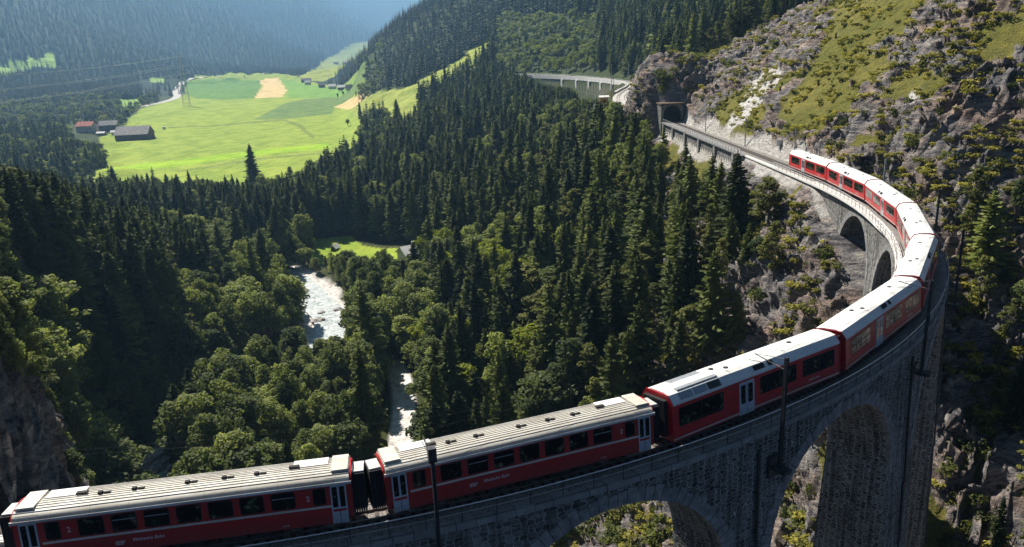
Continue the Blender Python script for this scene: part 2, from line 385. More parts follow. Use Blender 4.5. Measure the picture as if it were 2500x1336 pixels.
def m_paint(name, c, dirt, rough=.32):
    m = mat(name, c, rough, spec=.5); g = N(m)
    tc = g.n('ShaderNodeTexCoord').outputs['Object']
    n = g.noise(g.mapping(tc, (.25, 1, 1.6)), 1.6, 6, .7)
    base = g.mix(g.ramp(n, [(.38, (0, 0, 0)), (.72, (1, 1, 1))]), c, dirt)
    sp_ = g.n('ShaderNodeSeparateXYZ'); g.l(tc, sp_.inputs[0])
    fr_ = g.math('ABSOLUTE', g.math('SUBTRACT', g.math('FRACT', g.math('MULTIPLY', sp_.outputs[0], .53)), .5))
    base = g.mix(g.ramp(fr_, [(.0, (.55, .55, .55)), (.012, (0, 0, 0))]), base, tuple(v * .45 for v in dirt))
    low = g.ramp(sp_.outputs[2], [(.45, (1, 1, 1)), (1.0, (0, 0, 0))])
    gr = g.math('MULTIPLY', g.math('SUBTRACT', 1.35, sp_.outputs[2]), g.math('MULTIPLY', g.noise(g.mapping(tc, (2.2, 1, .6)), 2.5, 5, .7), 1.1), True)
    base = g.mix(g.math('MULTIPLY', gr, .6, True), base, (.09, .07, .06))
    st_ = g.noise(g.mapping(tc, (3., 3., .25)), 2.2, 4, .6)
    base = g.mix(g.ramp(st_, [(.55, (0, 0, 0)), (.75, (.35, .35, .35))]), base, tuple(v * .6 for v in dirt))
    g.color(base)
    g.l(g.ramp(n, [(.3, (rough, rough, rough)), (.8, (rough + .25,) * 3)]), g.b.inputs['Roughness'])
    return m
M['red'] = m_paint('red_coach_paint', (.43, .010, .010), (.30, .02, .015))
M['red2'] = m_paint('bright_red_paint', (.58, .014, .020), (.36, .016, .016), .28)
M['white'] = m_paint('white_roof_paint', (.80, .80, .79), (.62, .61, .58), .45)
M['cream'] = m_paint('cream_roof_paint', (.64, .61, .52), (.40, .36, .29), .5)
M['gutter'] = m_paint('pale_gutter_paint', (.62, .62, .60), (.35, .30, .27), .5)
M['brown'] = m_paint('brown_weathering', (.24, .14, .12), (.12, .08, .07), .6)
M['stripe'] = m_paint('cream_stripe_paint', (.66, .62, .52), (.45, .42, .36), .4)
M['doorgrey'] = m_paint('silver_door_paint', (.50, .54, .58), (.35, .38, .42), .35)
M['dark'] = m_noisy('underframe_black', (.012, .012, .012), (.045, .04, .038), 3., .8)
M['rubber'] = mat('bellows_rubber', (.02, .02, .022), .8)
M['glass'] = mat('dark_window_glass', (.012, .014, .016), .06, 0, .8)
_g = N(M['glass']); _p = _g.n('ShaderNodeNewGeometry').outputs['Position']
_g.color(_g.mix(_g.ramp(_g.noise(_p, 1.7, 3), [(.56, (0, 0, 0)), (.62, (1, 1, 1))]), (.006, .007, .008), _g.ramp(_g.noise(_p, 4.2, 2), [(.42, (.02, .03, .012)), (.55, (.10, .11, .05)), (.64, (.22, .20, .17)), (.70, (.30, .03, .03))])))  # reflections and interior glimpses painted as coloured patches on the panes
M['roofglass'] = mat('pale_roof_glass', (.30, .32, .36), .12, 0, .8)
M['letter'] = mat('white_lettering', (.75, .72, .70), .5)
M['yellow'] = m_noisy('ochre_yellow_boards', (.55, .30, .04), (.70, .42, .08), 2.)
M['redroof'] = m_noisy('red_roof_tiles', (.36, .10, .07), (.55, .20, .14), .8)
M['greyroof'] = m_noisy('grey_slate_roof', (.24, .22, .22), (.44, .41, .40), .5)
M['paleroof'] = m_noisy('pale_metal_roof', (.55, .54, .52), (.75, .74, .72), .5)
M['darkroof'] = m_noisy('dark_roof_tiles', (.06, .05, .05), (.15, .13, .12), .8)
M['whitewall'] = m_noisy('white_render', (.60, .57, .52), (.78, .75, .70), .4)
M['woodwall'] = m_noisy('dark_timber', (.07, .045, .03), (.18, .12, .08), 1.2)
M['timber'] = m_noisy('weathered_timber', (.22, .17, .12), (.42, .35, .28), 2.)
M['cloth'] = m_noisy('white_bale_wrap', (.6, .62, .6), (.8, .8, .78), 2.)
def m_water():
    m = mat('river_water', (.3, .34, .35), .18, spec=.6); g = N(m)
    pos = g.n('ShaderNodeNewGeometry').outputs['Position']
    n = g.noise(g.mapping(pos, (1, 1, 1)), .55, 7, .75, 1.2)
    g.color(g.ramp(n, [(.32, (.16, .21, .22)), (.48, (.36, .40, .40)), (.70, (.66, .68, .68))]))
    g.l(g.ramp(n, [(.35, (.12,) * 3), (.6, (.7,) * 3)]), g.b.inputs['Roughness'])
    g.bump(n, .5, .3)
    return m
M['water'] = m_water()

# ------------------------------------------------------------------ mesh helper
class MB:
    def __init__(s): s.v = []; s.f = []; s.mi = []; s.uv = []
    def face(s, pts, mi=0, uv=None):
        b = len(s.v); s.v += [tuple(p) for p in pts]; s.f.append(tuple(range(b, b + len(pts)))); s.mi.append(mi)
        s.uv.append(uv if uv else [(0, 0)] * len(pts))
    def hexa(s, p, mi=0):
        for q in ((0, 3, 2, 1), (4, 5, 6, 7), (0, 1, 5, 4), (1, 2, 6, 5), (2, 3, 7, 6), (3, 0, 4, 7)): s.face([p[i] for i in q], mi)
    def box(s, x0, x1, y0, y1, z0, z1, mi=0, fn=None):
        p = [(x0, y0, z0), (x1, y0, z0), (x1, y1, z0), (x0, y1, z0), (x0, y0, z1), (x1, y0, z1), (x1, y1, z1), (x0, y1, z1)]
        if fn: p = [fn(*q) for q in p]
        s.hexa(p, mi)
    def tube(s, a, b, r0, r1=None, n=6, mi=0, cap=True):
        r1 = r0 if r1 is None else r1
        a = Vector(a); b = Vector(b); d = (b - a)
        if d.length < 1e-6: return
        d.normalize(); u = d.orthogonal().normalized(); w_ = d.cross(u)
        A = [a + (u * math.cos(2 * math.pi * i / n) + w_ * math.sin(2 * math.pi * i / n)) * r0 for i in range(n)]
        B = [b + (u * math.cos(2 * math.pi * i / n) + w_ * math.sin(2 * math.pi * i / n)) * r1 for i in range(n)]
        for i in range(n): s.face([A[i], A[(i + 1) % n], B[(i + 1) % n], B[i]], mi)
        if cap: s.face(A[::-1], mi); s.face(B, mi)
    def path(s, P, r, n=5, mi=0):
        for a, b in zip(P[:-1], P[1:]): s.tube(a, b, r, r, n, mi, False)
    def extr(s, prof, x0, x1, mi=0, caps=True, nx=1, fn=None):
        """profile (y,z) counter-clockwise seen from +x, swept along x"""
        f = fn or (lambda x, y, z: (x, y, z)); n = len(prof)
        xs = [x0 + (x1 - x0) * i / nx for i in range(nx + 1)]
        for a, b in zip(xs[:-1], xs[1:]):
            for i in range(n):
                (y0, z0), (y1, z1) = prof[i], prof[(i + 1) % n]
                s.face([f(a, y0, z0), f(b, y0, z0), f(b, y1, z1), f(a, y1, z1)], mi)
        if caps:
            s.face([f(x0, y, z) for y, z in prof][::-1], mi); s.face([f(x1, y, z) for y, z in prof], mi)
    def build(s, name, mats, parent=None, smooth=False, weld=False):
        me = bpy.data.meshes.new(name); me.from_pydata(s.v, [], s.f)
        for m in (mats if isinstance(mats, (list, tuple)) else [mats]): me.materials.append(m)
        me.polygons.foreach_set('material_index', s.mi)
        ul = me.uv_layers.new(name='UVMap'); ul.data.foreach_set('uv', [c for f in s.uv for p in f for c in p])
        if weld:
            import bmesh
            bm = bmesh.new(); bm.from_mesh(me); bmesh.ops.remove_doubles(bm, verts=bm.verts, dist=1e-4); bmesh.ops.recalc_face_normals(bm, faces=bm.faces); bm.to_mesh(me); bm.free()
        if smooth: me.polygons.foreach_set('use_smooth', [True] * len(me.polygons))
        me.update()
        o = bpy.data.objects.new(name, me); COL.objects.link(o)
        if parent is not None: o.parent = parent
        return o
def npmesh(name, V, F, mats, mi=None, smooth=False):
    """fast mesh from arrays; F is an (n,k) index array"""
    me = bpy.data.meshes.new(name); n, k = F.shape
    me.vertices.add(len(V)); me.vertices.foreach_set('co', np.asarray(V, np.float32).ravel())
    me.loops.add(n * k); me.loops.foreach_set('vertex_index', F.astype(np.int32).ravel())
    me.polygons.add(n); me.polygons.foreach_set('loop_start', np.arange(0, n * k, k, dtype=np.int32))
    for m in mats: me.materials.append(m)
    if mi is not None: me.polygons.foreach_set('material_index', np.asarray(mi, np.int32))
    if smooth: me.polygons.foreach_set('use_smooth', np.ones(n, bool))
    me.update(calc_edges=True); return me
def tag(o, label=None, cat=None, group=None, kind=None):
    if label: o['label'] = label
    if cat: o['category'] = cat
    if group: o['group'] = group
    if kind: o['kind'] = kind
    return o
def empty(name, loc, rz=0., label=None, cat=None, group=None):
    o = bpy.data.objects.new(name, None); COL.objects.link(o); o.location = loc; o.rotation_euler = (0, 0, rz)
    o.empty_display_size = .5
    return tag(o, label, cat, group)
def copy_tree(o, parent=None):
    c = o.copy(); COL.objects.link(c); c.parent = parent
    for ch in list(o.children): copy_tree(ch, c)
    return c

# ------------------------------------------------------------------ terrain mesh
FIELD = [meadow_pt(*p) for p in [(195, 445), (262, 405), (245, 345), (300, 325), (305, 300), (345, 265), (400, 248), (450, 232), (455, 205), (480, 193), (560, 184), (690, 178), (735, 195), (870, 222), (905, 240), (880, 262), (878, 300), (890, 345), (830, 380), (800, 400), (780, 425), (610, 470), (400, 462)]]
def PX(L): return [meadow_pt(*p) for p in L]
F_DARK = PX([(455, 232), (458, 205), (540, 196), (635, 193), (640, 205), (622, 241), (560, 243), (480, 241)])
F_TAN = PX([(634, 193), (680, 191), (700, 222), (688, 238), (620, 241), (641, 212)])
F_CROP = PX([(684, 192), (760, 207), (810, 214), (870, 226), (840, 236), (740, 240), (700, 239), (703, 222)])
F_GREY = PX([(700, 252), (745, 242), (850, 232), (900, 232), (905, 245), (850, 258), (815, 262), (812, 278), (700, 290), (620, 291)])
F_BRIGHT = PX([(255, 425), (275, 402), (420, 392), (560, 376), (700, 360), (800, 349), (810, 362), (700, 372), (560, 391), (420, 408), (300, 420)])
DITCH = PX([(410, 309), (520, 306), (620, 296), (690, 290), (735, 303), (770, 338), (763, 341), (728, 308), (690, 294), (620, 300), (520, 309), (410, 313)])
DITCH2 = PX([(430, 418), (560, 398), (690, 380), (780, 372), (780, 375), (690, 384), (560, 402), (430, 421)])
F_TAN2 = [hit(*p)[:2] for p in [(815, 260), (850, 244), (900, 232), (912, 243), (890, 256), (850, 268)]]
CLEAR = [hit(*p)[:2] for p in [(760, 584), (860, 578), (885, 600), (975, 606), (1045, 604), (1045, 650), (980, 655), (880, 652), (770, 640)]]
# alpine meadows on the spur and patches across the valley
HILLM = [[hit(*p)[:2] for p in L] for L in (
    [(850, 268), (905, 232), (1000, 212), (1090, 165), (1150, 118), (1200, 98), (1205, 130), (1120, 205), (1060, 240), (960, 285), (890, 300)],
    [(760, 172), (800, 140), (860, 105), (900, 100), (900, 130), (860, 150), (830, 175), (790, 200), (730, 195)],
    [(940, 250), (1010, 240), (1030, 290), (960, 320)], [(1120, 232), (1150, 228), (1150, 255), (1115, 255)])]
FARM_ = [[hit(*p)[:2] for p in L] for L in ([(-40, 172), (0, 160), (20, 153), (65, 151), (70, 125), (80, 145), (100, 142), (112, 130), (133, 128), (136, 166), (60, 172), (0, 182), (-40, 190)], [(290, 245), (345, 240), (348, 255), (300, 275)], [(365, 190), (400, 192), (400, 202), (370, 202)])]
def densq():
    parts = [(-1.4, -.86, .018), (-.86, -.70, .0042), (-.70, .0, .0030), (0, .12, .0036), (.12, .74, .00235), (.74, 1.4, .014)]
    return np.concatenate([np.arange(a, b - 1e-9, d) for a, b, d in parts] + [[1.4]])
def densd():
    r = list(np.arange(6, 84, 2.2)); d = 84.
    while d < 13900:
        r.append(d); d += .5 if d < 130 else .6 if d < 320 else d * .0058 if d < 2200 else d * .012
    return np.array(r + [14000.])
def build_terrain():
    q = densq(); d = densd(); Q, Dm = np.meshgrid(q, d)
    x = (Q * Dm + CX).ravel(); y = (Dm + CY).ravel()
    z = height(x, y); nr, nc = Q.shape
    Dv = Dm.ravel(); qv = Q.ravel()
    # zones
    s, l = track_sl(x, y)
    gx = z.reshape(nr, nc)
    dzx = np.gradient(gx, axis=1) / np.maximum(np.gradient(x.reshape(nr, nc), axis=1), .01)
    dzy = np.gradient(gx, axis=0) / np.maximum(np.gradient(y.reshape(nr, nc), axis=0), .01)
    slope = np.hypot(dzx, dzy).ravel()
    hill = sst(-45, -6, -l * 1.0) * 0
    rightside = ((l < 6) & (s > 60)) | ((s > 40) & (l < 12)) | ((qv > .5) & (Dv < 140))
    rock = np.where(rightside & (Dv < 330), 1.0, 0.0)
    rock = np.maximum(rock, (sst(45, 12, l) * (s > 85) * (s < 232)))           # below the line
    rock = np.maximum(rock, sst(-.47, -.53, qv) * (Dv < 185) * sst(.5, .75, slope))      # left cliffs
    rock = np.maximum(rock, ((qv > .0) & (qv < .5) & (Dv < 128)) * .55)
    tdist = np.hypot(x - tp(236)[0], y - tp(236)[1])
    rock = np.maximum(rock, sst(42, 22, tdist) * 1.0)
    rock = rock * (1 - sst(330, 420, Dv))
    # pale bare strips of rock
    pale = np.zeros_like(x)
    for L in ([(1775, 305), (1800, 262), (1828, 215), (1862, 178), (1912, 160), (1916, 192), (1880, 228), (1848, 262), (1812, 305)],
              [(2200, 266), (2220, 230), (2254, 218), (2252, 242), (2226, 268)],
              [(1770, 322), (1790, 290), (1815, 262), (1822, 272), (1800, 310), (1783, 330)]):
        P = [hit(*p)[:2] for p in L]; pale = np.maximum(pale, inpoly(x + .8 * vnoise(x, y, 0 * x, 3), y + .8 * vnoise(x, y, 0 * x, 4), P) * 1.0)
    # gravel by the line
    grav = ((s > 100) & (s < 232) & (np.abs(l + .5) < 4.6 + 1.5 * vnoise(x / 5, y / 5, 0 * x, 8))) * .85
    dr, pr_ = seg_dist(x, y, RIVER); dr = np.abs(dr + 2.5 * vnoise(x / 9, y / 9, 0 * x, 21))
    grav2 = sst(13, 9, dr)
    grav2 = np.where((pr_ < 118), sst(15, 10, dr), grav2)
    pale = np.maximum(np.maximum(pale, grav), grav2 * .95)
    dp, _ = seg_dist(x, y, PATH); dp = np.abs(dp)
    pale = np.maximum(pale, sst(3.7, 2.4, dp) * 1.0)
    # rock outcrops stand proud of the grassy slope: tilted beds broken into steps
    rock = np.maximum(rock, ((s > 38) & (s < 112) & (l > 3.5) & (l < 46) & (Dv < 150)) * 1.0)
    ns = np.array([-.50, .35, .79]); w0 = x * ns[0] + y * ns[1] + z * ns[2]
    wx, wy, wz = x / 9., y / 15., z / 9.
    big_ = fbm(wx / 2.2, wy / 2.2, wz / 2.2 - w0 / 14., 4, 31) * .75 + fbm(wx / .6, wy / .6, wz / .6, 3, 34) * .26
    bias = .30 * sst(26, 6, np.abs(l)) * (s > 95) + .22 * sst(.42, .6, qv) * sst(120, 150, Dv) - .19 + .80 * (s < 112) * (l > 0) + .30 * (s < 108) * (l < 0) + .22 * ((s > 100) & (l < -3) & (l > -30) & (s < 175)) + .28 * ((qv > .5) & (Dv < 140)) + .5 * sst(32, 20, np.hypot(x - tp(238)[0], y - tp(238)[1])) + .45 * (qv < -.4)
    om = sst(-.04, .13, big_ + bias) * (rock > .3)
    wn = w0 / 4.6 + .9 * fbm(x / 7., y / 7., z / 7., 3, 61); fr_ = wn - np.floor(wn)
    wn2 = w0 / 1.5 + .6 * fbm(x / 3., y / 3., z / 3., 2, 63); fr2 = wn2 - np.floor(wn2)
    blk = ridged(x / 6., y / 6., z / 6., 4, 71)
    st_ = 1.7 * (fr_ ** 1.5 - .4) + .6 * (fr2 ** 1.4 - .4) + .28 * (blk - .2)
    gentle = .35 * fbm(x / 3., y / 3., z / 3., 3, 90)
    disp = rock * (om * (.5 + 1.15 * st_) + (1 - om) * gentle) * np.where(Dv > 150, 1.25, .95)
    disp = disp * sst(2.9, 6, np.abs(l))
    disp = np.where((s < 100) & (s > -50) & (np.abs(l) < 5), disp * .3, disp)
    nx, ny = -dzx.ravel(), -dzy.ravel(); nl = np.sqrt(nx ** 2 + ny ** 2 + 1)
    disp = np.clip(disp, -2.6, 4.2) * np.where(pale > .5, .3, 1.)
    lim = np.where((s > 100) & (s < 232) & (l < 0), np.maximum(np.abs(l) - 3.2, 0) * .8, 9)
    disp = np.minimum(disp, lim)
    x2 = x + nx / nl * disp; y2 = y + ny / nl * disp; z2 = z + disp / nl
    rockv = rock; rock = om
    # soil tints (real surface colours)
    T = np.zeros((len(x), 3)); T[:] = (.050, .058, .026)
    T[rockv > .25] = (.20, .195, .062)
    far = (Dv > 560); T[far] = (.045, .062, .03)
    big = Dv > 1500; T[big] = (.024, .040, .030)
    P = inpoly(x, y, FIELD); T[P] = (.225, .305, .055)
    for poly, c in ((F_DARK, (.11, .22, .055)), (F_GREY, (.125, .20, .07)), (F_CROP, (.15, .29, .06)), (F_TAN, (.56, .43, .26)), (F_TAN2, (.56, .42, .25)), (F_BRIGHT, (.24, .39, .03)), (DITCH, (.15, .20, .05)), (DITCH2, (.17, .22, .07))):
        m_ = inpoly(x, y, poly); T[m_] = c; P |= m_
    for i, poly in enumerate(HILLM): m_ = inpoly(x, y, poly); T[m_] = (.25, .30, .075); P |= m_
    for poly in FARM_: m_ = inpoly(x, y, poly); T[m_] = (.22, .36, .09); P |= m_
    m_ = inpoly(x, y, CLEAR); T[m_] = (.24, .33, .05)
    fine = np.where(P, .02, np.where(rockv > .2, 1.0, .35)) * (1 - sst(500, 1200, Dv) * .9)
    idx = np.arange(nr * nc).reshape(nr, nc)
    F = np.stack([idx[:-1, :-1], idx[:-1, 1:], idx[1:, 1:], idx[1:, :-1]], -1).reshape(-1, 4)
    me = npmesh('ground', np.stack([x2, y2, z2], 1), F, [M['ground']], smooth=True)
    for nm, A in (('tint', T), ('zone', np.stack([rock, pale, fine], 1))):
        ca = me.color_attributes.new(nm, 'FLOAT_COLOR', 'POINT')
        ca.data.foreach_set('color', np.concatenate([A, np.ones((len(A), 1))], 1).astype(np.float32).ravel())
    o = bpy.data.objects.new('ground', me); COL.objects.link(o); o['kind'] = 'structure'
    return np.stack([x2, y2, z2], 1)
GV = build_terrain()

def ribbon(name, P, wl, wr, zf, m, kind='structure'):
    V = []; n = len(P)
    for i, p in enumerate(P):
        a = P[max(i - 1, 0)]; b = P[min(i + 1, n - 1)]; dx, dy = b[0] - a[0], b[1] - a[1]; L = math.hypot(dx, dy)
        nx, ny = -dy / L, dx / L; z = zf(p[0], p[1], i)
        V += [(p[0] + nx * wl, p[1] + ny * wl, z), (p[0] - nx * wr, p[1] - ny * wr, z)]
    F = np.array([(2 * i, 2 * i + 1, 2 * i + 3, 2 * i + 2) for i in range(n - 1)])
    me = npmesh(name, np.array(V), F[:, ::-1], [m]); o = bpy.data.objects.new(name, me); COL.objects.link(o); o['kind'] = kind
    return o
_rp = np.array(RIVER); _ra = np.concatenate([[0], np.cumsum(np.hypot(*np.diff(_rp, axis=0).T))])
ribbon('river', RIVER, 6.2, 6.2, lambda x, y, i: float(np.interp(_ra[i], [0, 560, 900, 2600], [-61.9, -60.3, -55.3, -29.3])), M['water'])

ribbon('far_river', RIVER2, 7, 7, lambda x, y, i: float(height(x, y)[0]) + .35, M['palebal'])
# ------------------------------------------------------------------ viaduct
VZ = -.32
ARCH = [(-26.2, 8.7), (-4.4, 8.7), (17.0, 8.6), (41.0, 9.4), (66.0, 9.2), (87.8, 8.0)]   # centre along the line, radius
CRZ = -1.7
def wid(z): return 2.45 + .028 * max(0, -z - 1)
def viaduct():
    root = empty('stone_viaduct', tp(30, 0, -30), 0, 'tall curved viaduct of grey rubble stone arches carrying the red train', 'viaduct')
    ox, oy, oz = root.location
    def L(p): return (p[0] - ox, p[1] - oy, p[2] - oz)
    def W(s, side, z, extra=0.): return L(tp(s, side * (wid(z) + extra), z))
    s0, s1 = -42.0, 110.0
    # spandrel walls with vault soffits
    mb = MB()
    def intr(s):
        for c, r in ARCH:
            if abs(s - c) < r: return CRZ - r + math.sqrt(max(r * r - (s - c) ** 2, 0))
        return None
    cuts = [s0]
    for c, r in ARCH: cuts += [c + r * math.sin(a) for a in np.linspace(-math.pi / 2, math.pi / 2, 25)]
    cuts = sorted(set([x for x in cuts if s0 <= x <= s1] + [s1] + [x for x in np.arange(s0, s1, 2.) if intr(x) is None]))
    for a, b in zip(cuts[:-1], cuts[1:]):
        mid = (a + b) / 2; ins = intr(mid) is not None
        if ins:
            c, r = [(c, r) for c, r in ARCH if abs(mid - c) < r][0]
            za = CRZ - r + math.sqrt(max(r * r - (a - c) ** 2, 0)); zb = CRZ - r + math.sqrt(max(r * r - (b - c) ** 2, 0))
        else:
            za = zb = -12.0 if mid < 97 else -14.
        for side in (-1, 1):
            n = 4
            for k in range(n):
                a0, a1 = za + (VZ - za) * k / n, za + (VZ - za) * (k + 1) / n
                b0, b1 = zb + (VZ - zb) * k / n, zb + (VZ - zb) * (k + 1) / n
                pts = [W(a, side, a0), W(b, side, b0), W(b, side, b1), W(a, side, a1)]
                uv = [(a, a0), (b, b0), (b, b1), (a, a1)]
                if side > 0: pts, uv = pts[::-1], uv[::-1]
                mb.face(pts, 0, uv)
        if ins:
            aa_, ab_ = [r * math.asin(max(-1, min(1, (v_ - c) / r))) for v_ in (a, b)]
            for k in range(4):
                t0, t1 = -1 + k / 2, -1 + (k + 1) / 2
                mb.face([L(tp(a, t0 * wid(za), za)), L(tp(a, t1 * wid(za), za)), L(tp(b, t1 * wid(zb), zb)), L(tp(b, t0 * wid(zb), zb))], 0,
                        [(t0 * 2.4, aa_), (t1 * 2.4, aa_), (t1 * 2.4, ab_), (t0 * 2.4, ab_)])
    mb.face([W(s1, -1, VZ), W(s1, 1, VZ), W(s1, 1, -14), W(s1, -1, -14)])
    mb.build('spandrel_wall', [M['stone']], root)
    # piers
    ends = [(-42, -34.9)] + [(ARCH[i][0] + ARCH[i][1], ARCH[i + 1][0] - ARCH[i + 1][1]) for i in range(5)] + [(ARCH[5][0] + ARCH[5][1], 110)]
    for i, (a, b) in enumerate(ends):
        mb = MB(); top = -10.25; g = float(height(*[np.array([v]) for v in tp((a + b) / 2)[:2]])[0]) - 6
        if i >= 6: g = -16
        zs = list(np.linspace(top, min(g, top - 2), 12))
        def cs(z):
            e = .022 * (top - z); e0 = 0 if i == 0 else e
            return a - e0, b + (0 if i == 6 else e)
        for z0, z1 in zip(zs[:-1], zs[1:]):
            A0, B0 = cs(z0); A1, B1 = cs(z1)
            for side in (-1, 1):
                n = 3
                for k in range(n):
                    u0, u1 = k / n, (k + 1) / n
                    P = [(A1 + (B1 - A1) * u0, z1), (A1 + (B1 - A1) * u1, z1), (A0 + (B0 - A0) * u1, z0), (A0 + (B0 - A0) * u0, z0)]
                    pts = [W(s_, side, z_, .02 + .010 * (top - z_)) for s_, z_ in P]
                    if side > 0: pts, P = pts[::-1], P[::-1]
                    mb.face(pts, 0, P)
            for sa, sb_, fl in ((A0, A1, 1), (B0, B1, 0)):
                w0, w1 = wid(z0) + .02 + .010 * (top - z0), wid(z1) + .02 + .010 * (top - z1)
                P = [L(tp(sa, -w0, z0)), L(tp(sa, w0, z0)), L(tp(sb_, w1, z1)), L(tp(sb_, -w1, z1))]
                uv = [(-w0, z0), (w0, z0), (w1, z1), (-w1, z1)]
                mb.face(P if fl else P[::-1], 0, uv if fl else uv[::-1])
        zt = zs[0]; A0, B0 = cs(zt)
        mb.face([L(tp(A0, -wid(zt) - .02, zt)), L(tp(B0, -wid(zt) - .02, zt)), L(tp(B0, wid(zt) + .02, zt)), L(tp(A0, wid(zt) + .02, zt))])
        mb.build('pier', [M['stone']], root)
    # arch rings of separate wedge stones, both faces
    for c, r in ARCH:
        n = 44
        for side in (-1, 1):
          mb = MB()
          for k in range(n):
            a0 = math.pi * (k + .04) / n; a1 = math.pi * (k + .96) / n; th = .95 + .12 * ((k * 7) % 3 - 1)
            pr_ = .05 + .03 * ((k * 5) % 4) / 3
            if True:
                P = []
                for (aa, rr) in ((a0, r - .02), (a1, r - .02), (a1, r + th), (a0, r + th)):
                    s_ = c - rr * math.cos(aa); z_ = CRZ - r + rr * math.sin(aa); P.append((s_, z_))
                inn = [L(tp(s_, side * (wid(z_) - .3), z_)) for s_, z_ in P]; out = [L(tp(s_, side * (wid(z_) + pr_), z_)) for s_, z_ in P]
                mb.hexa(inn + out)
          mb.build('arch_ring', M['ring'], root, weld=False)
    # coping, deck and walkways
    for side in (-1, 1):
        mb = MB(); S = np.arange(s0, s1 + .01, 1.15)
        for i, (a, b) in enumerate(zip(S[:-1], S[1:])):
            j = .012 * ((i * 7) % 5)
            lo, hi = side * 1.9, side * (2.62 + j)
            p = [L(tp(a + .02, lo, VZ - .02)), L(tp(b - .02, lo, VZ - .02)), L(tp(b - .02, hi, VZ - .02)), L(tp(a + .02, hi, VZ - .02))]
            q = [L(tp(a + .02, lo, .02 + j)), L(tp(b - .02, lo, .02 + j)), L(tp(b - .02, hi, .02 + j)), L(tp(a + .02, hi, .02 + j))]
            if side > 0: p, q = p[::-1], q[::-1]
            mb.hexa(p + q)
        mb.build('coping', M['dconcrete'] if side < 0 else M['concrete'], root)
    mb = MB()
    for a in np.arange(66, 146, 1.):
        b = a + 1.; w0 = 2.62; k = float(np.interp(a, [66, 74, 112, 146], [0., .55, .75, .3])); k2 = float(np.interp(b, [66, 74, 112, 146], [0., .55, .75, .3]))
        mb.hexa([L(tp(a, w0 + k, -.28)), L(tp(a, w0 - .3, -.28)), L(tp(b, w0 - .3, -.28)), L(tp(b, w0 + k2, -.28)), L(tp(a, w0 + k, .045)), L(tp(a, w0 - .3, .045)), L(tp(b, w0 - .3, .045)), L(tp(b, w0 + k2, .045))])
    mb.build('overhanging_walkway', M['concrete'], root)
    # drain pipes down the outer face
    for s_ in (6.9, 29.2, 48.8, 72.5):
        mb = MB()
        for z0, z1 in zip(np.arange(-1.3, -48, -6.)[:-1], np.arange(-1.3, -48, -6.)[1:]):
            if z1 < zs_at(s_): break
            mb.tube(W(s_, -1, z0, .14), W(s_, -1, z1, .14 + (.10 if z1 < -11 else 0)), .11, .11, 6)
        mb.build('drain_pipe', M['dsteel'], root)
    for s_ in (8.3, 30.0, 50.):
        mb = MB(); mb.box(s_ - .35, s_ + .35, -3.9, -2.4, -3.1, -2.8, 0, lambda x, y, z: L(tp(x, y, z))); mb.box(s_ - .5, s_ + .5, -2.75, -2.4, -3.8, -2.2, 0, lambda x, y, z: L(tp(x, y, z)))
        mb.build('mast_bracket', M['dsteel'], root)
    return root
def zs_at(s): return float(np.interp(s, [-60, -44, -38, -30, -20, 0, 17, 30, 41, 55, 66, 77, 88, 97, 105, 112], [20, 5, -40, -54, -58, -55, -52, -50, -45, -34, -24, -14.5, -9, -5.5, -3, -1])) - 1
viaduct()

# ------------------------------------------------------------------ track
def railway():
    mb = MB(); S = np.arange(-60, 262, 2.)
    prof = [(-2.15, -.44), (-2.1, -.12), (-1.5, -.05), (1.5, -.05), (2.1, -.12), (2.15, -.44)]
    for a, b in zip(S[:-1], S[1:]):
        k = 1. if a < 104 else float(np.interp(a, [104, 120], [1., 1.18]))
        for (y0, z0), (y1, z1) in zip(prof[:-1], prof[1:]):
            ca, cb = cant(a), cant(b)
            mb.face([tp(a, y0 * k, z0 - y0 * ca), tp(b, y0 * k, z0 - y0 * cb), tp(b, y1 * k, z1 - y1 * cb), tp(a, y1 * k, z1 - y1 * ca)][::-1])
    o = mb.build('ballast_bed', M['ballast']); o['kind'] = 'structure'
    root = empty('railway_track', tp(100), 0, 'single metre gauge railway track curving over the viaduct to the tunnel', 'railway track')
    ox, oy, oz = root.location
    def L(p): return (p[0] - ox, p[1] - oy, p[2] - oz)
    for g in (-.53, .53):
        mb = MB()
        for a, b in zip(S[:-1], S[1:]):
            ca = cant(a)
            for w_, z0, z1 in ((.06, -.02, .0), (.035, 0., .12)):
                mb.box(a, b, g - w_, g + w_, z0, z1, 0, lambda x, y, z: L(tp(x, y, z - y * cant(x))))
        mb.build('rail', M['rail'], root)
    mb = MB()
    for s_ in np.arange(-58, 258, .66):
        mb.box(s_ - .12, s_ + .12, -.92, .92, -.10, -.015, 0, lambda x, y, z: L(tp(x, y, z - y * cant(x))))
    mb.build('sleepers', M['sleeper'], root)
railway()

def railing(name, s0, s1, lat, label, step=2.0, h=1.05, z0=.03, m=None, tops=3, fn=tp):
    root = empty(name, fn(s0, lat, z0), 0, label, 'railing'); o_ = root.location
    def L(p): return (p[0] - o_[0], p[1] - o_[1], p[2] - o_[2])
    mb = MB()
    for s_ in np.arange(s0, s1 + .01, step): mb.tube(L(fn(s_, lat, z0 - .05)), L(fn(s_, lat, z0 + h)), .032, .032, 5)
    mb.path([L(fn(s_, lat, z0 + .02)) for s_ in np.arange(s0, s1 + .01, step)], .02, 4)
    mb.build('railing_posts', M['dsteel'], root)
    for k in range(tops):
        mb = MB(); z = z0 + h - k * h * .42
        P = [L(fn(s_, lat, z)) for s_ in np.arange(s0, s1 + .01, 1.)]
        mb.path(P, .036 if k == 0 else .024, 6); mb.build('handrail', M['white_tube'] if k == 0 else M['steel'], root)
railing('viaduct_railing', -42, 110, -2.5, 'steel tube railing along the outer edge of the stone viaduct', tops=2)
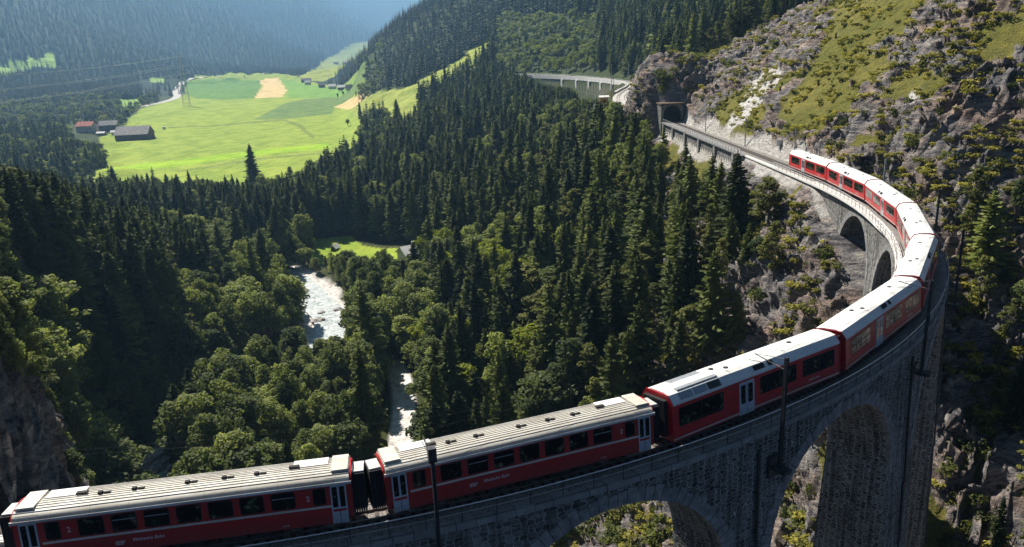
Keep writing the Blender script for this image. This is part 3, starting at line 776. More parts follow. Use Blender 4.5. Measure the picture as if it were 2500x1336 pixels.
railing('viaduct_railing', -42, 66, 2.5, 'steel tube railing along the inner edge of the viaduct behind the old coaches', tops=2)
railing('viaduct_railing', 67, 128, 3.1, 'dark post railing along the inner walkway beside the white arches', tops=2)
railing('embankment_railing', 148, 230, 3.25, 'fence railing on the ledge between the train and the tunnel mouth', 2.2, tops=3)

def ledge_wall():
    root = empty('ledge_retaining_wall', tp(190, 3.2, -3), 0, 'low stone retaining wall under the railing leading to the tunnel', 'retaining wall'); o_ = root.location
    def L(x, y, z):
        p = tp(x, y, z); return (p[0] - o_[0], p[1] - o_[1], p[2] - o_[2])
    mb = MB()
    for a in np.arange(146, 232, 2.):
        b = a + 2
        mb.face([L(a, 3.0, -9), L(a, 2.95, -.3), L(b, 2.95, -.3), L(b, 3.0, -9)], 0, [(a, -9), (a, 0), (b, 0), (b, -9)])
    mb.build('masonry', [M['stone']], root)
    mb = MB()
    for a in np.arange(146, 232, 2.): mb.box(a, a + 2, 1.9, 3.6, -.32, .02, 0, L)
    mb.build('deck_slab', M['ring'], root)
    for s_ in (153, 168, 183, 198, 213, 226):
        mb = MB(); mb.box(s_ - .7, s_ + .7, 2.9, 3.5, -9, -.35, 0, L); mb.build('buttress', M['ring'], root)
ledge_wall()

# ------------------------------------------------------------------ masts and wires
MASTS = [(-15.5, -3.0, 5.3), (8.2, -3.1, 5.3), (29.5, -3.1, 5.6), (48.5, -3.2, 5.7), (70.5, -3.2, 5.8), (94, -3.0, 6.2), (133, -3.0, 6.9), (164, -3.0, 6.6), (200, -3.2, 6.4)]
ML = ['dark catenary mast standing in front of the nearer old coach', 'dark catenary mast on a bracket between the two big near arches', 'dark catenary mast beside the train on the outer viaduct curve', 'tall catenary mast leaning out over the shaded bend of the viaduct',
      'catenary mast above the outer railing at the far bend', 'catenary mast against the rock behind the third red car', 'catenary mast beside the front of the train', 'catenary mast on the bare track near the pale rock streak', 'catenary mast closest to the tunnel mouth']
for i, ((s_, l_, zt), lb) in enumerate(zip(MASTS, ML)):
    zb = -3.0 if s_ < 100 else -.6
    root = empty('catenary_mast', tp(s_, l_ * 1.05, zb), hd(s_), lb, 'catenary mast', 'catenary masts along the viaduct line')
    mb = MB(); H = zt - zb
    r = .10
    mb.box(-r, r, -.035, .035, 0, H); mb.box(-r, -r + .05, -.12, .12, 0, H - .01); mb.box(r - .05, r, -.12, .12, 0, H - .01)
    if i == 0: mb.box(-.22, .22, -.2, .2, H - .75, H - .02 + .1)
    mb.build('pole', M['dsteel'] if i < 5 else M['steel'], root)
    mb = MB(); dz = cant(s_) * 3
    mb.tube((0, 0, H - .9), (0, 2.6, H - .55), .035, .035); mb.tube((0, 0, H - .1), (0, 2.6, H - .55), .02, .02); mb.tube((0, 1.5, H - .9), (0, 3.1, H - 1.15), .025)
    mb.build('bracket_arm', M['dsteel'], root)
    mb = MB()
    for k in range(4): mb.tube((0, .45 + .09 * k, H - .84 + .012 * k), (0, .50 + .09 * k, H - .835 + .012 * k), .09, .09, 8)
    mb.build('insulator', M['brown'], root)
mb = MB(); ws = [-60] + [m_[0] for m_ in MASTS] + [236]; wr = empty('overhead_wire', tp(0, 0, 4.8), 0, 'thin overhead contact wires strung above the track', 'overhead wire')
for (dl, dz, rr) in ((.05, 4.75, .006), (.0, 5.55, .006)):
    for a, b in zip(ws[:-1], ws[1:]):
        P = []
        for t in np.linspace(0, 1, 13):
            pa = Vector(tp(a, dl, 0)); pb = Vector(tp(b, dl, 0)); p = pa.lerp(pb, t); sag = 0 if dz < 4.8 else 1.0 * 4 * t * (1 - t) * .5
            P.append((p.x - wr.location.x, p.y - wr.location.y, dz - sag - 4.8))
        mb.path(P, rr, 4)
mb.build('wire_strands', M['wire'], wr)

# ------------------------------------------------------------------ train
def text_mesh(name, s, size, m, parent, loc, rot, shear=0.):
    cu = bpy.data.curves.new(name, 'FONT'); cu.body = s; cu.size = size; cu.extrude = .004; cu.align_x = 'CENTER'; cu.shear = shear; cu.resolution_u = 2
    t = bpy.data.objects.new(name, cu); COL.objects.link(t)
    me = bpy.data.meshes.new_from_object(t.evaluated_get(bpy.context.evaluated_depsgraph_get()))
    bpy.data.objects.remove(t); me.name = name; me.materials.clear(); me.materials.append(m)
    o = bpy.data.objects.new(name, me); COL.objects.link(o); o.parent = parent; o.location = loc; o.rotation_euler = rot
    return o
def bogie(root, x):
    mb = MB()
    mb.box(x - 1.35, x + 1.35, -.85, .85, .42, .62); 
    for sy in (-1, 1): mb.box(x - 1.4, x + 1.4, sy * .78 - .06, sy * .78 + .06, .3, .55)
    o = mb.build('bogie', M['dark'], root)
    for dx in (-.9, .9):
        w_ = MB()
        for sy in (-.55, .55): w_.tube((x + dx, sy - .06, .35), (x + dx, sy + .06, .35), .35, .35, 18)
        w_.tube((x + dx, -.5, .35), (x + dx, .5, .35), .07, .07, 8)
        w_.build('wheelset', M['rail'], o)
def fillet_rect(x0, x1, z0, z1, r, y, sgn, n=4):
    P = []
    for cx, cz, a0 in ((x1 - r, z1 - r, 0), (x0 + r, z1 - r, 90), (x0 + r, z0 + r, 180), (x1 - r, z0 + r, 270)):
        for k in range(n + 1):
            a = R_(a0 + 90 * k / n); P.append((cx + r * math.cos(a), y, cz + r * math.sin(a)))
    return P if sgn < 0 else P[::-1]
def pane(root, name, x0, x1, z0, z1, y, sgn, m, r=.09, frame=None, mull=None):
    fo = None
    if frame is not None:
        f = MB(); P = fillet_rect(x0 - .05, x1 + .05, z0 - .05, z1 + .05, r + .03, y + sgn * .004, sgn); f.face(P)
        fo = f.build('window_frame', frame, root)
    mb = MB(); P = fillet_rect(x0, x1, z0, z1, r, y + sgn * .010, sgn); mb.face(P)
    o = mb.build(name, m, root)
    if mull:
        k = MB()
        for (a, b, c, d) in mull: k.box(a, b, min(y + sgn * .008, y + sgn * .03), max(y + sgn * .008, y + sgn * .03), c, d)
        k.build('window_bar', M['steel'], o)
    return o
def old_coach():
    root = empty('old_coach', (0, 0, 0)); L = 17.1; h = L / 2; y = 1.33
    mb = MB(); mb.extr([(-y, .62), (y, .62), (y, 2.92), (-y, 2.92)], -h + .35, h - .35); mb.extr([(-y + .09, .8), (y - .09, .8), (y - .09, 2.92), (-y + .09, 2.92)], -h + .02, -h + .349); mb.extr([(-y + .09, .8), (y - .09, .8), (y - .09, 2.92), (-y + .09, 2.92)], h - .349, h - .02)
    body = mb.build('body', M['red'], root)
    # red end hoops
    for sx in (-1, 1):
        mb = MB()
        A = [(y * 1.0 * math.cos(a), 2.75 + .72 * math.sin(a)) for a in np.linspace(0, math.pi, 13)]
        for (y0, z0), (y1, z1) in zip(A[:-1], A[1:]): mb.tube((sx * (h - .02), y0, z0), (sx * (h - .02), y1, z1), .055, .055, 6)
        mb.build('end_hoop', M['red2'], root)
    # ribbed roof
    n = 40; prof = []
    for i in range(n + 1):
        a = math.pi * i / n; yy = 1.37 * math.cos(a); zz = 2.98 + .50 * math.sin(a) ** .75 if 0 < i < n else 2.98
        if i % 4 == 0 and 0 < i < n: zz += .0
        prof.append((yy, zz))
    mb = MB(); mb.extr(prof, -h + .1, h - .1); roof = mb.build('roof', M['cream'], root)
    mb = MB()
    for k in range(-5, 6):
        yy = k * .215; a = math.acos(max(-1, min(1, yy / 1.37))); zz = 2.98 + .50 * math.sin(a) ** .75
        mb.box(-h + .1, h - .1, yy - .012, yy + .012, zz - .02, zz + .035)
    mb.build('roof_ribs', M['gutter'], roof)
    for sy in (-1, 1):
        mb = MB(); mb.box(-h, h, sy * 1.395 - .045, sy * 1.395 + .045, 2.88, 3.03); mb.build('gutter', M['gutter'], root)
        mb = MB(); mb.box(-h + .9, h - .9, sy * 1.315 - .03, sy * 1.315 + .03, 3.05, 3.14); mb.build('roof_edge_strip', M['brown'], roof)
    for sx in (-1, 1):
        mb = MB(); mb.box(min(sx * 5.4, sx * 7.3), max(sx * 5.4, sx * 7.3), -.02, .85, 3.47, 3.53); mb.build('roof_hatch', M['white'], roof)
        mb = MB(); mb.box(min(sx * 5.2, sx * 5.75), max(sx * 5.2, sx * 5.75), -.1, .18, 3.535, 3.62); mb.build('roof_vent', M['dark'], roof)
        mb = MB(); mb.box(min(sx * 7.2, sx * 8.3), max(sx * 7.2, sx * 8.3), -1.25, -1.02, 3.2, 3.245); mb.build('roof_recess', M['brown'], roof)
        mb = MB(); mb.box(min(sx * 7.5, sx * 8.4), max(sx * 7.5, sx * 8.4), -.95, .95, 3.46, 3.54); mb.build('raised_roof_end', M['cream'], roof)
    for x in (-4.2, -2.5, .2, 2.1, 3.8):
        mb = MB(); mb.tube((x - .3, -.15, 3.49), (x - .3, -.15, 3.60), .17, .13, 10); mb.box(x - .12, x + .2, -.24, -.06, 3.48, 3.55); mb.build('roof_vent', M['dark'], roof)
    wins = [(-6.95, -6.3)] + [(-5.35 + 1.61 * k, -5.35 + 1.61 * k + 1.17) for k in range(7)] + [(6.5, 7.1)]
    for sgn in (-1, 1):
        for i, (a, b) in enumerate(wins):
            big = 0 < i < 8
            mull = [(a + .03, b - .03, 2.42, 2.455)] if (big and i in (2, 3, 7)) else None
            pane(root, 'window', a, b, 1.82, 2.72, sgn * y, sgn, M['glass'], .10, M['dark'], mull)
        mb = MB(); ya, yb = sorted((sgn * (y + .002), sgn * (y + .014))); mb.box(-7.2, 7.45, ya, yb, 1.58, 1.70); mb.build('stripe', M['stripe'], root)
        for x0 in (-8.15, 7.45):
            mb = MB(); mb.box(x0 - .05, x0 + .80, sorted((sgn * (y + .001), sgn * (y + .02)))[0], sorted((sgn * (y + .001), sgn * (y + .02)))[1], .60, 2.86)
            d = mb.build('door', M['doorgrey'], root)
            for k in (0, 1):
                pane(d, 'door_window', x0 + .03 + k * .40, x0 + .31 + k * .40, 1.55, 2.75, sgn * (y + .021), sgn, M['glass'], .05)
            mb = MB(); mb.box(x0 + .02, x0 + .72, *sorted((sgn * (y + .022), sgn * (y + .04))), 1.30, 1.44); mb.build('door_handle_rail', M['red'], d)
            mb = MB(); mb.box(x0 + .36, x0 + .39, *sorted((sgn * (y + .021), sgn * (y + .03))), .62, 1.28); mb.build('door_gap', M['dark'], d)
        rz = 0 if sgn < 0 else math.pi
        for x in (-5.85, 6.2): text_mesh('class_number', '2', .42, M['letter'], root, (x, sgn * (y + .012), 2.1), (math.pi / 2, 0, rz))
        text_mesh('lettering', 'Rhätische Bahn', .26, M['letter'], root, (-2.1, sgn * (y + .012), 1.12), (math.pi / 2, 0, rz), .25)
        mb = MB()
        for k in range(3): mb.box(-3.75, -3.35 + .05 * k, *sorted((sgn * (y + .003), sgn * (y + .014))), 1.02 + .08 * k, 1.05 + .08 * k)
        mb.build('emblem', M['letter'], root)
        text_mesh('coach_number', 'B 2368', .12, M['letter'], root, (4.9, sgn * (y + .012), .78), (math.pi / 2, 0, rz))
    for sx in (-1, 1):
        mb = MB(); x0, x1 = sorted((sx * (h - .02), sx * (h + .73)))
        for k in range(6):
            xx = x0 + (x1 - x0) * (k + .5) / 6; mb.box(xx - .06, xx + .035, -.78, .78, .80, 3.08)
        mb.build('gangway_bellows', M['rubber'], root)
        mb = MB(); mb.box(x0 + .05, x1 - .05, -.62, .62, 3.085, 3.17); mb.build('gangway_roof', M['gutter'], root)
        mb = MB(); mb.tube((sx * (h - .1), .55, .95), (sx * (h + .35), .55, .95), .06); mb.tube((sx * (h - .1), -.55, .95), (sx * (h + .35), -.55, .95), .06); mb.box(x0, x1, -.12, .12, .72, .88); mb.build('coupler', M['dark'], root)
    mb = MB(); mb.box(-h + .5, h - .5, -1.1, 1.1, .5, .66); 
    for x in (-2.6, -.6, 1.5, 3.0): mb.box(x, x + 1.2, -1.15, 1.15, .28, .55)
    mb.build('underframe', M['dark'], root)
    for x in (-6.2, 6.2): bogie(root, x)
    return root
def modern_car(panorama=False, flip=False, front=False, Lc=17.15):
    root = empty('railcar', (0, 0, 0)); L = Lc; h = L / 2; y = 1.34; fx = -1 if flip else 1
    mb = MB(); P = [(-y, .55), (y, .55), (y, 3.0), (-y, 3.0)]
    mb.extr(P, -h, h); body = mb.build('body', M['red2'], root)
    rp = [(-y - .01, 3.0), (y + .01, 3.0), (y + .0, 3.14), (.98, 3.62), (.55, 3.74), (-.55, 3.74), (-.98, 3.62), (-y, 3.14)]
    mb = MB(); mb.extr(rp, -h, h); roof = mb.build('roof', M['white'], root)
    mb = MB()
    for sx in (-1, 1):
        x0, x1 = sorted((sx * (h - .0), sx * (h + .07)))
        rr = [(a * 1.0, b) for a, b in [(-y - .03, .6), (y + .03, .6), (y + .03, 3.16), (1.0, 3.66), (-1.0, 3.66), (-y - .03, 3.16)]]
        mb.extr(rr, x0, x1)
    mb.build('end_frame', M['red2'], root)
    if front:
        mb = MB(); 
        A = [(-y, .55), (y, .55), (y, 3.1), (-y, 3.1)]; B = [(-y + .2, .6), (y - .2, .6), (y - .35, 2.9), (-y + .35, 2.9)]
        x0, x1 = fx * (h + .07), fx * (h + .95)
        a_ = [(x0, p, q_) for p, q_ in A]; b_ = [(x1 + (-fx * .5 if q_ > 2 else 0), p, q_) for p, q_ in B]
        mb.hexa(a_ + b_ if fx > 0 else b_ + a_); nose = mb.build('cab_nose', M['red2'], root)
        mb = MB(); c0 = [(x1 - fx * .18, -.95, 1.65), (x1 - fx * .18, .95, 1.65), (x1 - fx * .44, .85, 2.8), (x1 - fx * .44, -.85, 2.8)]
        mb.face([(p[0] + fx * .03, p[1], p[2]) for p in (c0 if fx > 0 else c0[::-1])]); mb.build('windscreen', M['glass'], nose)
        for sy in (-.85, .85):
            mb = MB(); mb.tube((x1 - fx * .02, sy, 1.1), (x1 + fx * .06, sy, 1.1), .12, .1, 12); mb.build('headlight', M['white_tube'], nose)
    W_ = [(-h + 1.0, -h + 4.9), (-h + 8.3, -h + 12.1), (-h + 12.9, h - .65)]
    D_ = (-h + 6.15, -h + 7.65)
    if panorama: W_[0] = (-h + .55, -h + 4.6)
    for sgn in (-1, 1):
        for (a, b) in W_:
            a, b = sorted((fx * a, fx * b)); n = 2
            mull = [(a + (b - a) * t - .03, a + (b - a) * t + .03, 1.52, 2.68) for t in (.5,)]
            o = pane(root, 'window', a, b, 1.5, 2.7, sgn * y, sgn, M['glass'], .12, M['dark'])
            k = MB()
            for (c0, c1, d0, d1) in mull: k.box(c0, c1, *sorted((sgn * (y + .006), sgn * (y + .02))), d0, d1)
            k.build('window_bar', M['dark'], o)
        a, b = sorted((fx * D_[0], fx * D_[1]))
        mb = MB(); mb.box(a, b, *sorted((sgn * (y + .001), sgn * (y + .03))), .52, 2.86); d = mb.build('door', M['doorgrey'], root)
        for k in (0, 1): pane(d, 'door_window', a + .14 + k * .72, a + .60 + k * .72, 1.3, 2.65, sgn * (y + .031), sgn, M['glass'], .06)
        mb = MB(); mb.box((a + b) / 2 - .015, (a + b) / 2 + .015, *sorted((sgn * (y + .031), sgn * (y + .036))), .56, 2.8); mb.build('door_gap', M['dark'], d)
        segs = sorted([(-h + .02, a - .02), (b + .02, h - .02)])
        mb = MB()
        for (c0, c1) in segs: mb.box(c0, c1, *sorted((sgn * (y + .001), sgn * (y + .015))), .66, .76)
        mb.build('sill_stripe', M['stripe'], root)
        rz = 0 if sgn < 0 else math.pi
        text_mesh('lettering', 'Rhätische Bahn', .2, M['letter'], root, (-sgn * -5.6 * -1 if False else 5.6 * fx, sgn * (y + .012), 1.02), (math.pi / 2, 0, rz), .25)
    # roof equipment on the sloping edge
    for sx, w_ in ((1.2, 1.1), (2.7, .5)):
        for sgn in (-1, 1):
            yo, zo = 1.16, 3.40
            mb = MB(); dy, dz = .15 * sgn, -.20
            c = (fx * (h - 13.2) + 0, sgn * yo, zo); a, b = sorted((fx * (-h + 6.6 + sx), fx * (-h + 6.6 + sx + w_)))
            q = [(a, sgn * 1.25, 3.285), (b, sgn * 1.25, 3.285), (b, sgn * 1.04, 3.575), (a, sgn * 1.04, 3.575)]
            q = [(p[0], p[1] + sgn * .02, p[2] + .015) for p in q]
            mb.face(q if sgn < 0 else q[::-1]); mb.build('roof_grille', M['dark'], roof)
    for (x_, y_) in ((-3.4, .25), (-2.5, -.25), (4.6, .1)):
        mb = MB(); mb.tube((fx * x_, y_, 3.73), (fx * x_, y_, 3.79), .2, .17, 12); mb.build('roof_vent', M['dsteel'], roof)
    mb = MB()
    for x_ in (-h / 3, h / 3): mb.box(x_ - .012, x_ + .012, -.95, .95, 3.735, 3.748)
    mb.build('roof_seam', M['dsteel'], roof)
    if panorama:
        for k in range(3):
            a = fx * (-h + .75 + 1.3 * k); b = a + fx * 1.15; a, b = sorted((a, b))
            for sgn in (-1, 1):
                mb = MB(); q = [(a, sgn * 1.31, 3.20), (b, sgn * 1.31, 3.20), (b, sgn * 1.03, 3.585), (a, sgn * 1.03, 3.585)]
                q = [(p[0], p[1] + sgn * .025, p[2] + .02) for p in q]
                mb.face(q if sgn < 0 else q[::-1]); mb.build('roof_window', M['roofglass'] if k < 2 else M['glass'], roof)
        mb = MB(); mb.box(-h + .9, -h + 4.6, -.85, -.5, 3.69, 3.752); mb.build('roof_panel', M['steel'], roof)
        mb = MB(); mb.box(-h + 1.4, -h + 4.2, .3, .75, 3.74, 3.752); mb.build('roof_panel', M['steel'], roof)
    if not front or True:
        sxs = (-1, 1) if not front else (-fx,)
        for sx in sxs:
            mb = MB(); x0, x1 = sorted((sx * (h + .07), sx * (h + .36)))
            for k in range(3):
                xx = x0 + (x1 - x0) * (k + .5) / 3; mb.box(xx - .05, xx + .04, -.95, .95, .9, 3.35)
            mb.build('gangway_bellows', M['rubber'], root)
    mb = MB(); mb.box(-h + .3, h - .3, -1.2, 1.2, .42, .56)
    for x in (-3., -.8, 1.4): mb.box(x, x + 1.7, -1.2, 1.2, .2, .45)
    mb.build('underframe', M['dark'], root)
    for x in (-h + 2.6, h - 2.6): bogie(root, x)
    return root
def place_car(root, sa, sb, bg=6.2):
    sm = (sa + sb) / 2; pa = Vector(tp(sm - bg)); pb = Vector(tp(sm + bg)); c = (pa + pb) / 2
    rz = math.atan2(pb.y - pa.y, pb.x - pa.x)
    root.rotation_mode = 'XYZ'
    m = Matrix.Translation((c.x, c.y, .12)) @ Matrix.Rotation(rz, 4, 'Z') @ Matrix.Rotation(-cant(sm), 4, 'X')
    root.location = m.to_translation(); root.rotation_euler = m.to_euler()
LM = 17.80
oc = old_coach(); place_car(oc, -18.3 + .15, -.7)
tag(oc, 'older red coach with ribbed cream roof, coupled behind the modern white-roofed cars', 'railway coach', 'older red coaches')
oc2 = copy_tree(oc); place_car(oc2, -36.9, -19.3)
tag(oc2, 'rearmost red coach at the lower left, deepest in shade, with a ribbed cream roof', 'railway coach', 'older red coaches')
pan = modern_car(panorama=True); place_car(pan, .0, LM)
tag(pan, 'white-roofed red car with glazed roof windows, next to the older coaches', 'railcar', 'modern red cars')
std = modern_car(); place_car(std, LM, 2 * LM)
tag(std, 'second white-roofed red car from the older coaches, entering the bend', 'railcar', 'modern red cars')
lbl = {2: 'white-roofed red car in the middle of the bend above the tall pier', 3: 'white-roofed red car on the bend just above the shaded outer railing', 4: 'third red car from the front, where the long sunlit window faces the arches', 5: 'second red car from the front of the train'}
for k in (2, 3, 4):
    c = copy_tree(std); place_car(c, k * LM, (k + 1) * LM); tag(c, lbl[k], 'railcar', 'modern red cars')
fl = modern_car(flip=True); place_car(fl, 5 * LM, 6 * LM); tag(fl, lbl[5], 'railcar', 'modern red cars')
ft = modern_car(flip=True, front=True); place_car(ft, 6 * LM, 7 * LM); tag(ft, 'leading red car with the driving cab at the head of the train', 'railcar', 'modern red cars')

# ------------------------------------------------------------------ tunnel portals
def portal(name, s_, label, face, w=9., h=7.2, depth=10, dz=-.8):
    x, y, z = tp(s_); root = empty(name, (x, y, dz), hd(s_) - math.pi / 2 + (math.pi if face < 0 else 0), label, 'tunnel portal')
    ow_, oh = 2.9, 6.1; mb = MB(); n = 12
    arch = [(-ow_, 0), (-ow_, oh - ow_)] + [(-ow_ * math.cos(a), oh - ow_ + ow_ * math.sin(a)) for a in np.linspace(0, math.pi, n)][1:-1] + [(ow_, oh - ow_), (ow_, 0)]
    W2 = w / 2; outer = []
    for (a, b) in arch:
        if b <= 0: outer.append((math.copysign(W2, a), 0))
        elif b <= oh - ow_: outer.append((math.copysign(W2, a), b))
        else:
            t = max(abs(a) / W2, (b - (oh - ow_)) / (h - (oh - ow_))); outer.append((a / t, oh - ow_ + (b - (oh - ow_)) / t))
    for i in range(len(arch) - 1):
        a0, a1, b0, b1 = arch[i], arch[i + 1], outer[i], outer[i + 1]
        mb.face([(a0[0], 0, a0[1]), (b0[0], 0, b0[1]), (b1[0], 0, b1[1]), (a1[0], 0, a1[1])][::-1], 0, [a0, b0, b1, a1][::-1])
        mb.face([(a0[0], 0, a0[1]), (a1[0], 0, a1[1]), (a1[0], depth, a1[1]), (a0[0], depth, a0[1])][::-1], 0, [(0, a0[1]), (0, a1[1]), (depth, a1[1]), (depth, a0[1])][::-1])
    mb.face([(-W2, 0, 0), (-W2, 0, h), (-W2, depth, h), (-W2, depth, 0)], 0, [(0, 0), (0, h), (depth, h), (depth, 0)][::1])
    mb.face([(W2, 0, 0), (W2, depth, 0), (W2, depth, h), (W2, 0, h)], 0, [(0, 0), (depth, 0), (depth, h), (0, h)])
    mb.face([(-W2, 0, -14), (W2, 0, -14), (W2, 0, -.0), (-W2, 0, -.0)], 0, [(-W2, -14), (W2, -14), (W2, 0), (-W2, 0)])
    mb.face([(-W2, 0, -14), (-W2, 0, 0), (-W2, depth, 0), (-W2, depth, -14)], 0, [(0, -14), (0, 0), (depth, 0), (depth, -14)])
    mb.build('masonry_face', [M['stone']], root)
    mb = MB(); mb.box(-W2 - .25, W2 + .25, -.3, depth, h, h + .45); mb.build('coping_slab', M['woodwall'], root)  # darkened with the timber colour so the sunlit slab reads as shaded
    mb = MB(); P = [(p[0] * .999, 2.1, p[1]) for p in arch]; mb.face(P[::-1]); mb.build('tunnel_dark_sheet', M['rubber'], root)  # black sheet across the bore stands in for the darkness inside
portal('tunnel_portal', 227.8, 'dark stone tunnel portal in the rock spur at the end of the line', 1, w=7.4, h=6.35)

# ------------------------------------------------------------------ second stretch: curved viaduct with masts beyond the spur
_fp = np.array(FARP); _fa = np.concatenate([[0], np.cumsum(np.hypot(*np.diff(_fp, axis=0).T))])
def fp(s_, l=0., z=0.):
    x = np.interp(s_, _fa, _fp[:, 0]); y = np.interp(s_, _fa, _fp[:, 1]); e = 2.
    dx = np.interp(s_ + e, _fa, _fp[:, 0]) - np.interp(s_ - e, _fa, _fp[:, 0]); dy = np.interp(s_ + e, _fa, _fp[:, 1]) - np.interp(s_ - e, _fa, _fp[:, 1]); L = math.hypot(dx, dy)
    return (float(x - dy / L * l), float(y + dx / L * l), float(z))
def far_line():
    SE = _fa[-1] - 30
    mb = MB()
    for a in np.arange(20, SE, 5.): mb.box(a, a + 5, -4.3, 4.3, -1.0, -.1, 0, fp)
    o = mb.build('ballast_bed', M['palebal']); o['kind'] = 'structure'
    root = empty('far_railway_track', fp(150, 0, 0), 0, 'two parallel tracks curving on the far bend behind the rock spur', 'railway track'); o_ = root.location
    L = lambda x, y, z: tuple(np.array(fp(x, y, z)) - np.array(o_))
    for g in (-2.3, -1.3, 1.3, 2.3):
        mb = MB()
        for a in np.arange(20, SE, 4.): mb.box(a, a + 4, g - .09, g + .09, -.1, .1, 0, L)
        mb.build('rail', M['rail'], root)
    root = empty('curved_retaining_wall', fp(330, 5, -6), 0, 'long pale curved wall carrying the far railway above the trees', 'retaining wall'); o_ = root.location
    L = lambda x, y, z: tuple(np.array(fp(x, y, z)) - np.array(o_))
    mb = MB()
    for a in np.arange(130, SE, 4.): mb.box(a, a + 4, 4.35, 5.0, -24, -1.0, 0, L)
    mb.build('wall_face', M['dconcrete'], root)
    mb = MB()
    for a in np.arange(110, SE, 4.): mb.box(a, a + 4, 4.3, 5.6, -2.2, .9, 0, L)
    mb.build('parapet', M['concrete'], root)
    for a in (255, 285, 315, 345, 375):
        mb = MB(); mb.box(a - 1.6, a + 1.6, 5.05, 6.6, -24, -2.25, 0, L); mb.build('wall_pier', M['concrete'], root)
    for a in (262, 292, 322):
        mb = MB(); mb.box(a, a + 14, 5.01, 5.2, -14, -6, 0, L); mb.build('dark_opening_panel', M['dark'], root)  # solid dark slabs on the wall stand in for shade inside openings
    railing('far_railing', 115, SE, 5.1, 'thin railing on the pale far wall', 3.0, .9, .9, fn=fp)
    ml = ['first', 'second', 'third', 'fourth', 'fifth', 'sixth', 'seventh', 'eighth']
    for i, (px, s_, l_) in enumerate([(1573, 178, -4.8), (1551, 205, -4.8), (1524, 250, -4.8), (1487, 292, -4.8), (1443, 335, -4.8), (1394, 385, -4.8), (1324, 450, -4.8), (1590, 150, -4.8)]):
        r = empty('catenary_mast', fp(s_, l_, -.2), math.atan2(*(np.array(fp(s_ + 2)) - np.array(fp(s_ - 2)))[[1, 0]]), 'pale catenary mast on the far bend, %s from the right' % ml[(i + 1) % 8], 'catenary mast', 'catenary masts on the far bend')
        mb = MB(); mb.tube((0, 0, 0), (0, 0, 10.5), .24, .16, 8); mb.build('pole', M['steel'], r)
        mb = MB(); mb.tube((0, 0, 7.6), (0, 3.6, 7.9), .07); mb.tube((0, 0, 9.0), (0, 3.4, 7.95), .05); mb.box(-.15, .15, -.5, .5, 10.2, 10.4); mb.build('bracket_arm', M['steel'], r)
    for i, (s_, l_) in enumerate([(70, 4.8), (95, 4.8)]):
        r = empty('catenary_mast', fp(s_, l_, -.2), 0, 'dark catenary mast beside the rails near the yellow hut, %s one' % ('nearer', 'farther')[i], 'catenary mast', 'catenary masts on the far bend')
        mb = MB(); mb.tube((0, 0, 0), (0, 0, 10.), .15, .12, 8); mb.build('pole', M['dsteel'], r)
        mb = MB(); mb.tube((0, 0, 7.2), (0, -3.6, 7.5), .05); mb.build('bracket_arm', M['steel'], r)
far_line()

# ------------------------------------------------------------------ buildings
def house(name, x, y, w, d, hw, hr, rz, roofm, wallm, label, cat='house', group=None, nwin=3, chimney=True, two=True, z=None, lower=None):
    z = float(height(x, y)[0]) - .3 if z is None else z
    r = empty(name, (x, y, z), R_(rz), label, cat, group); W2, D2 = w / 2, d / 2
    mb = MB(); mb.extr([(-D2, 0), (D2, 0), (D2, hw), (0, hw + hr - .1), (-D2, hw)], -W2, W2); wall = mb.build('wall', wallm, r)
    if lower is not None:
        mb = MB(); mb.box(-W2 - .05, W2 + .05, -D2 - .05, D2 + .05, 0, hw * .45); mb.build('lower_wall', lower, r)
    e = .7; k = hr / D2
    for sg in (-1, 1):
        mb = MB(); p = [(-W2 - e, sg * (D2 + e), hw - e * k), (W2 + e, sg * (D2 + e), hw - e * k), (W2 + e, 0, hw + hr), (-W2 - e, 0, hw + hr)]
        q = [(a, b, c + .25) for a, b, c in p]
        mb.hexa(p + q); mb.build('roof', roofm, r)
    if chimney:
        mb = MB(); mb.box(W2 * .3, W2 * .3 + .9, .6, 1.5, hw + hr * .5, hw + hr + 1.3); mb.build('chimney', M['whitewall'], r)
    if nwin:
        for sg in (-1, 1):
            for fl in ((1.2, hw * .62) if two else (1.0,)):
                for i in range(nwin):
                    xx = -W2 + w * (i + .5) / nwin
                    mb = MB(); mb.box(xx - .5, xx + .5, *sorted((sg * (D2 + .06), sg * (D2 + .12))), fl, fl + 1.2); wn = mb.build('window', M['glass'], r)
                    mb = MB(); mb.box(xx - .62, xx + .62, *sorted((sg * (D2 + .06), sg * (D2 + .15))), fl - .16, fl - .02); mb.build('sill', M['timber'], wn)
    mb = MB(); mb.box(-W2 - .12, -W2 - .06, -.8, .8, 0, 2.4); mb.build('door', M['woodwall'], r)
    return r
def at(px, py): return meadow_pt(px, py)
x, y = at(214, 322); house('farmhouse', x, y, 19, 13, 9, 4.5, -4, M['redroof'], M['whitewall'], 'white farmhouse with a red roof at the edge of the valley meadow', nwin=5)
x, y = at(268, 318); house('farm_outbuilding', x, y, 20, 12, 8, 4.5, 8, M['greyroof'], M['timber'], 'grey roofed outbuilding standing behind the big barn', 'farm building', nwin=3)
x, y = at(331, 340); house('barn', x, y, 33, 21, 6.5, 7.5, 5, M['greyroof'], M['woodwall'], 'large dark timber barn with a broad grey roof on the meadow', 'barn', nwin=0, chimney=False)
x, y = at(283, 336); house('farm_shed', x, y, 7, 6, 3.5, 1.6, 20, M['paleroof'], M['whitewall'], 'small pale shed beside the left end of the barn', 'shed', nwin=1, chimney=False, two=False)
x, y = at(250, 339); house('farm_shed', x, y, 8, 5, 2.6, 1.2, 0, M['paleroof'], M['timber'], 'low shed in the farmyard in front of the red roofed house', 'shed', nwin=1, chimney=False, two=False)
x, y = at(401, 316); 
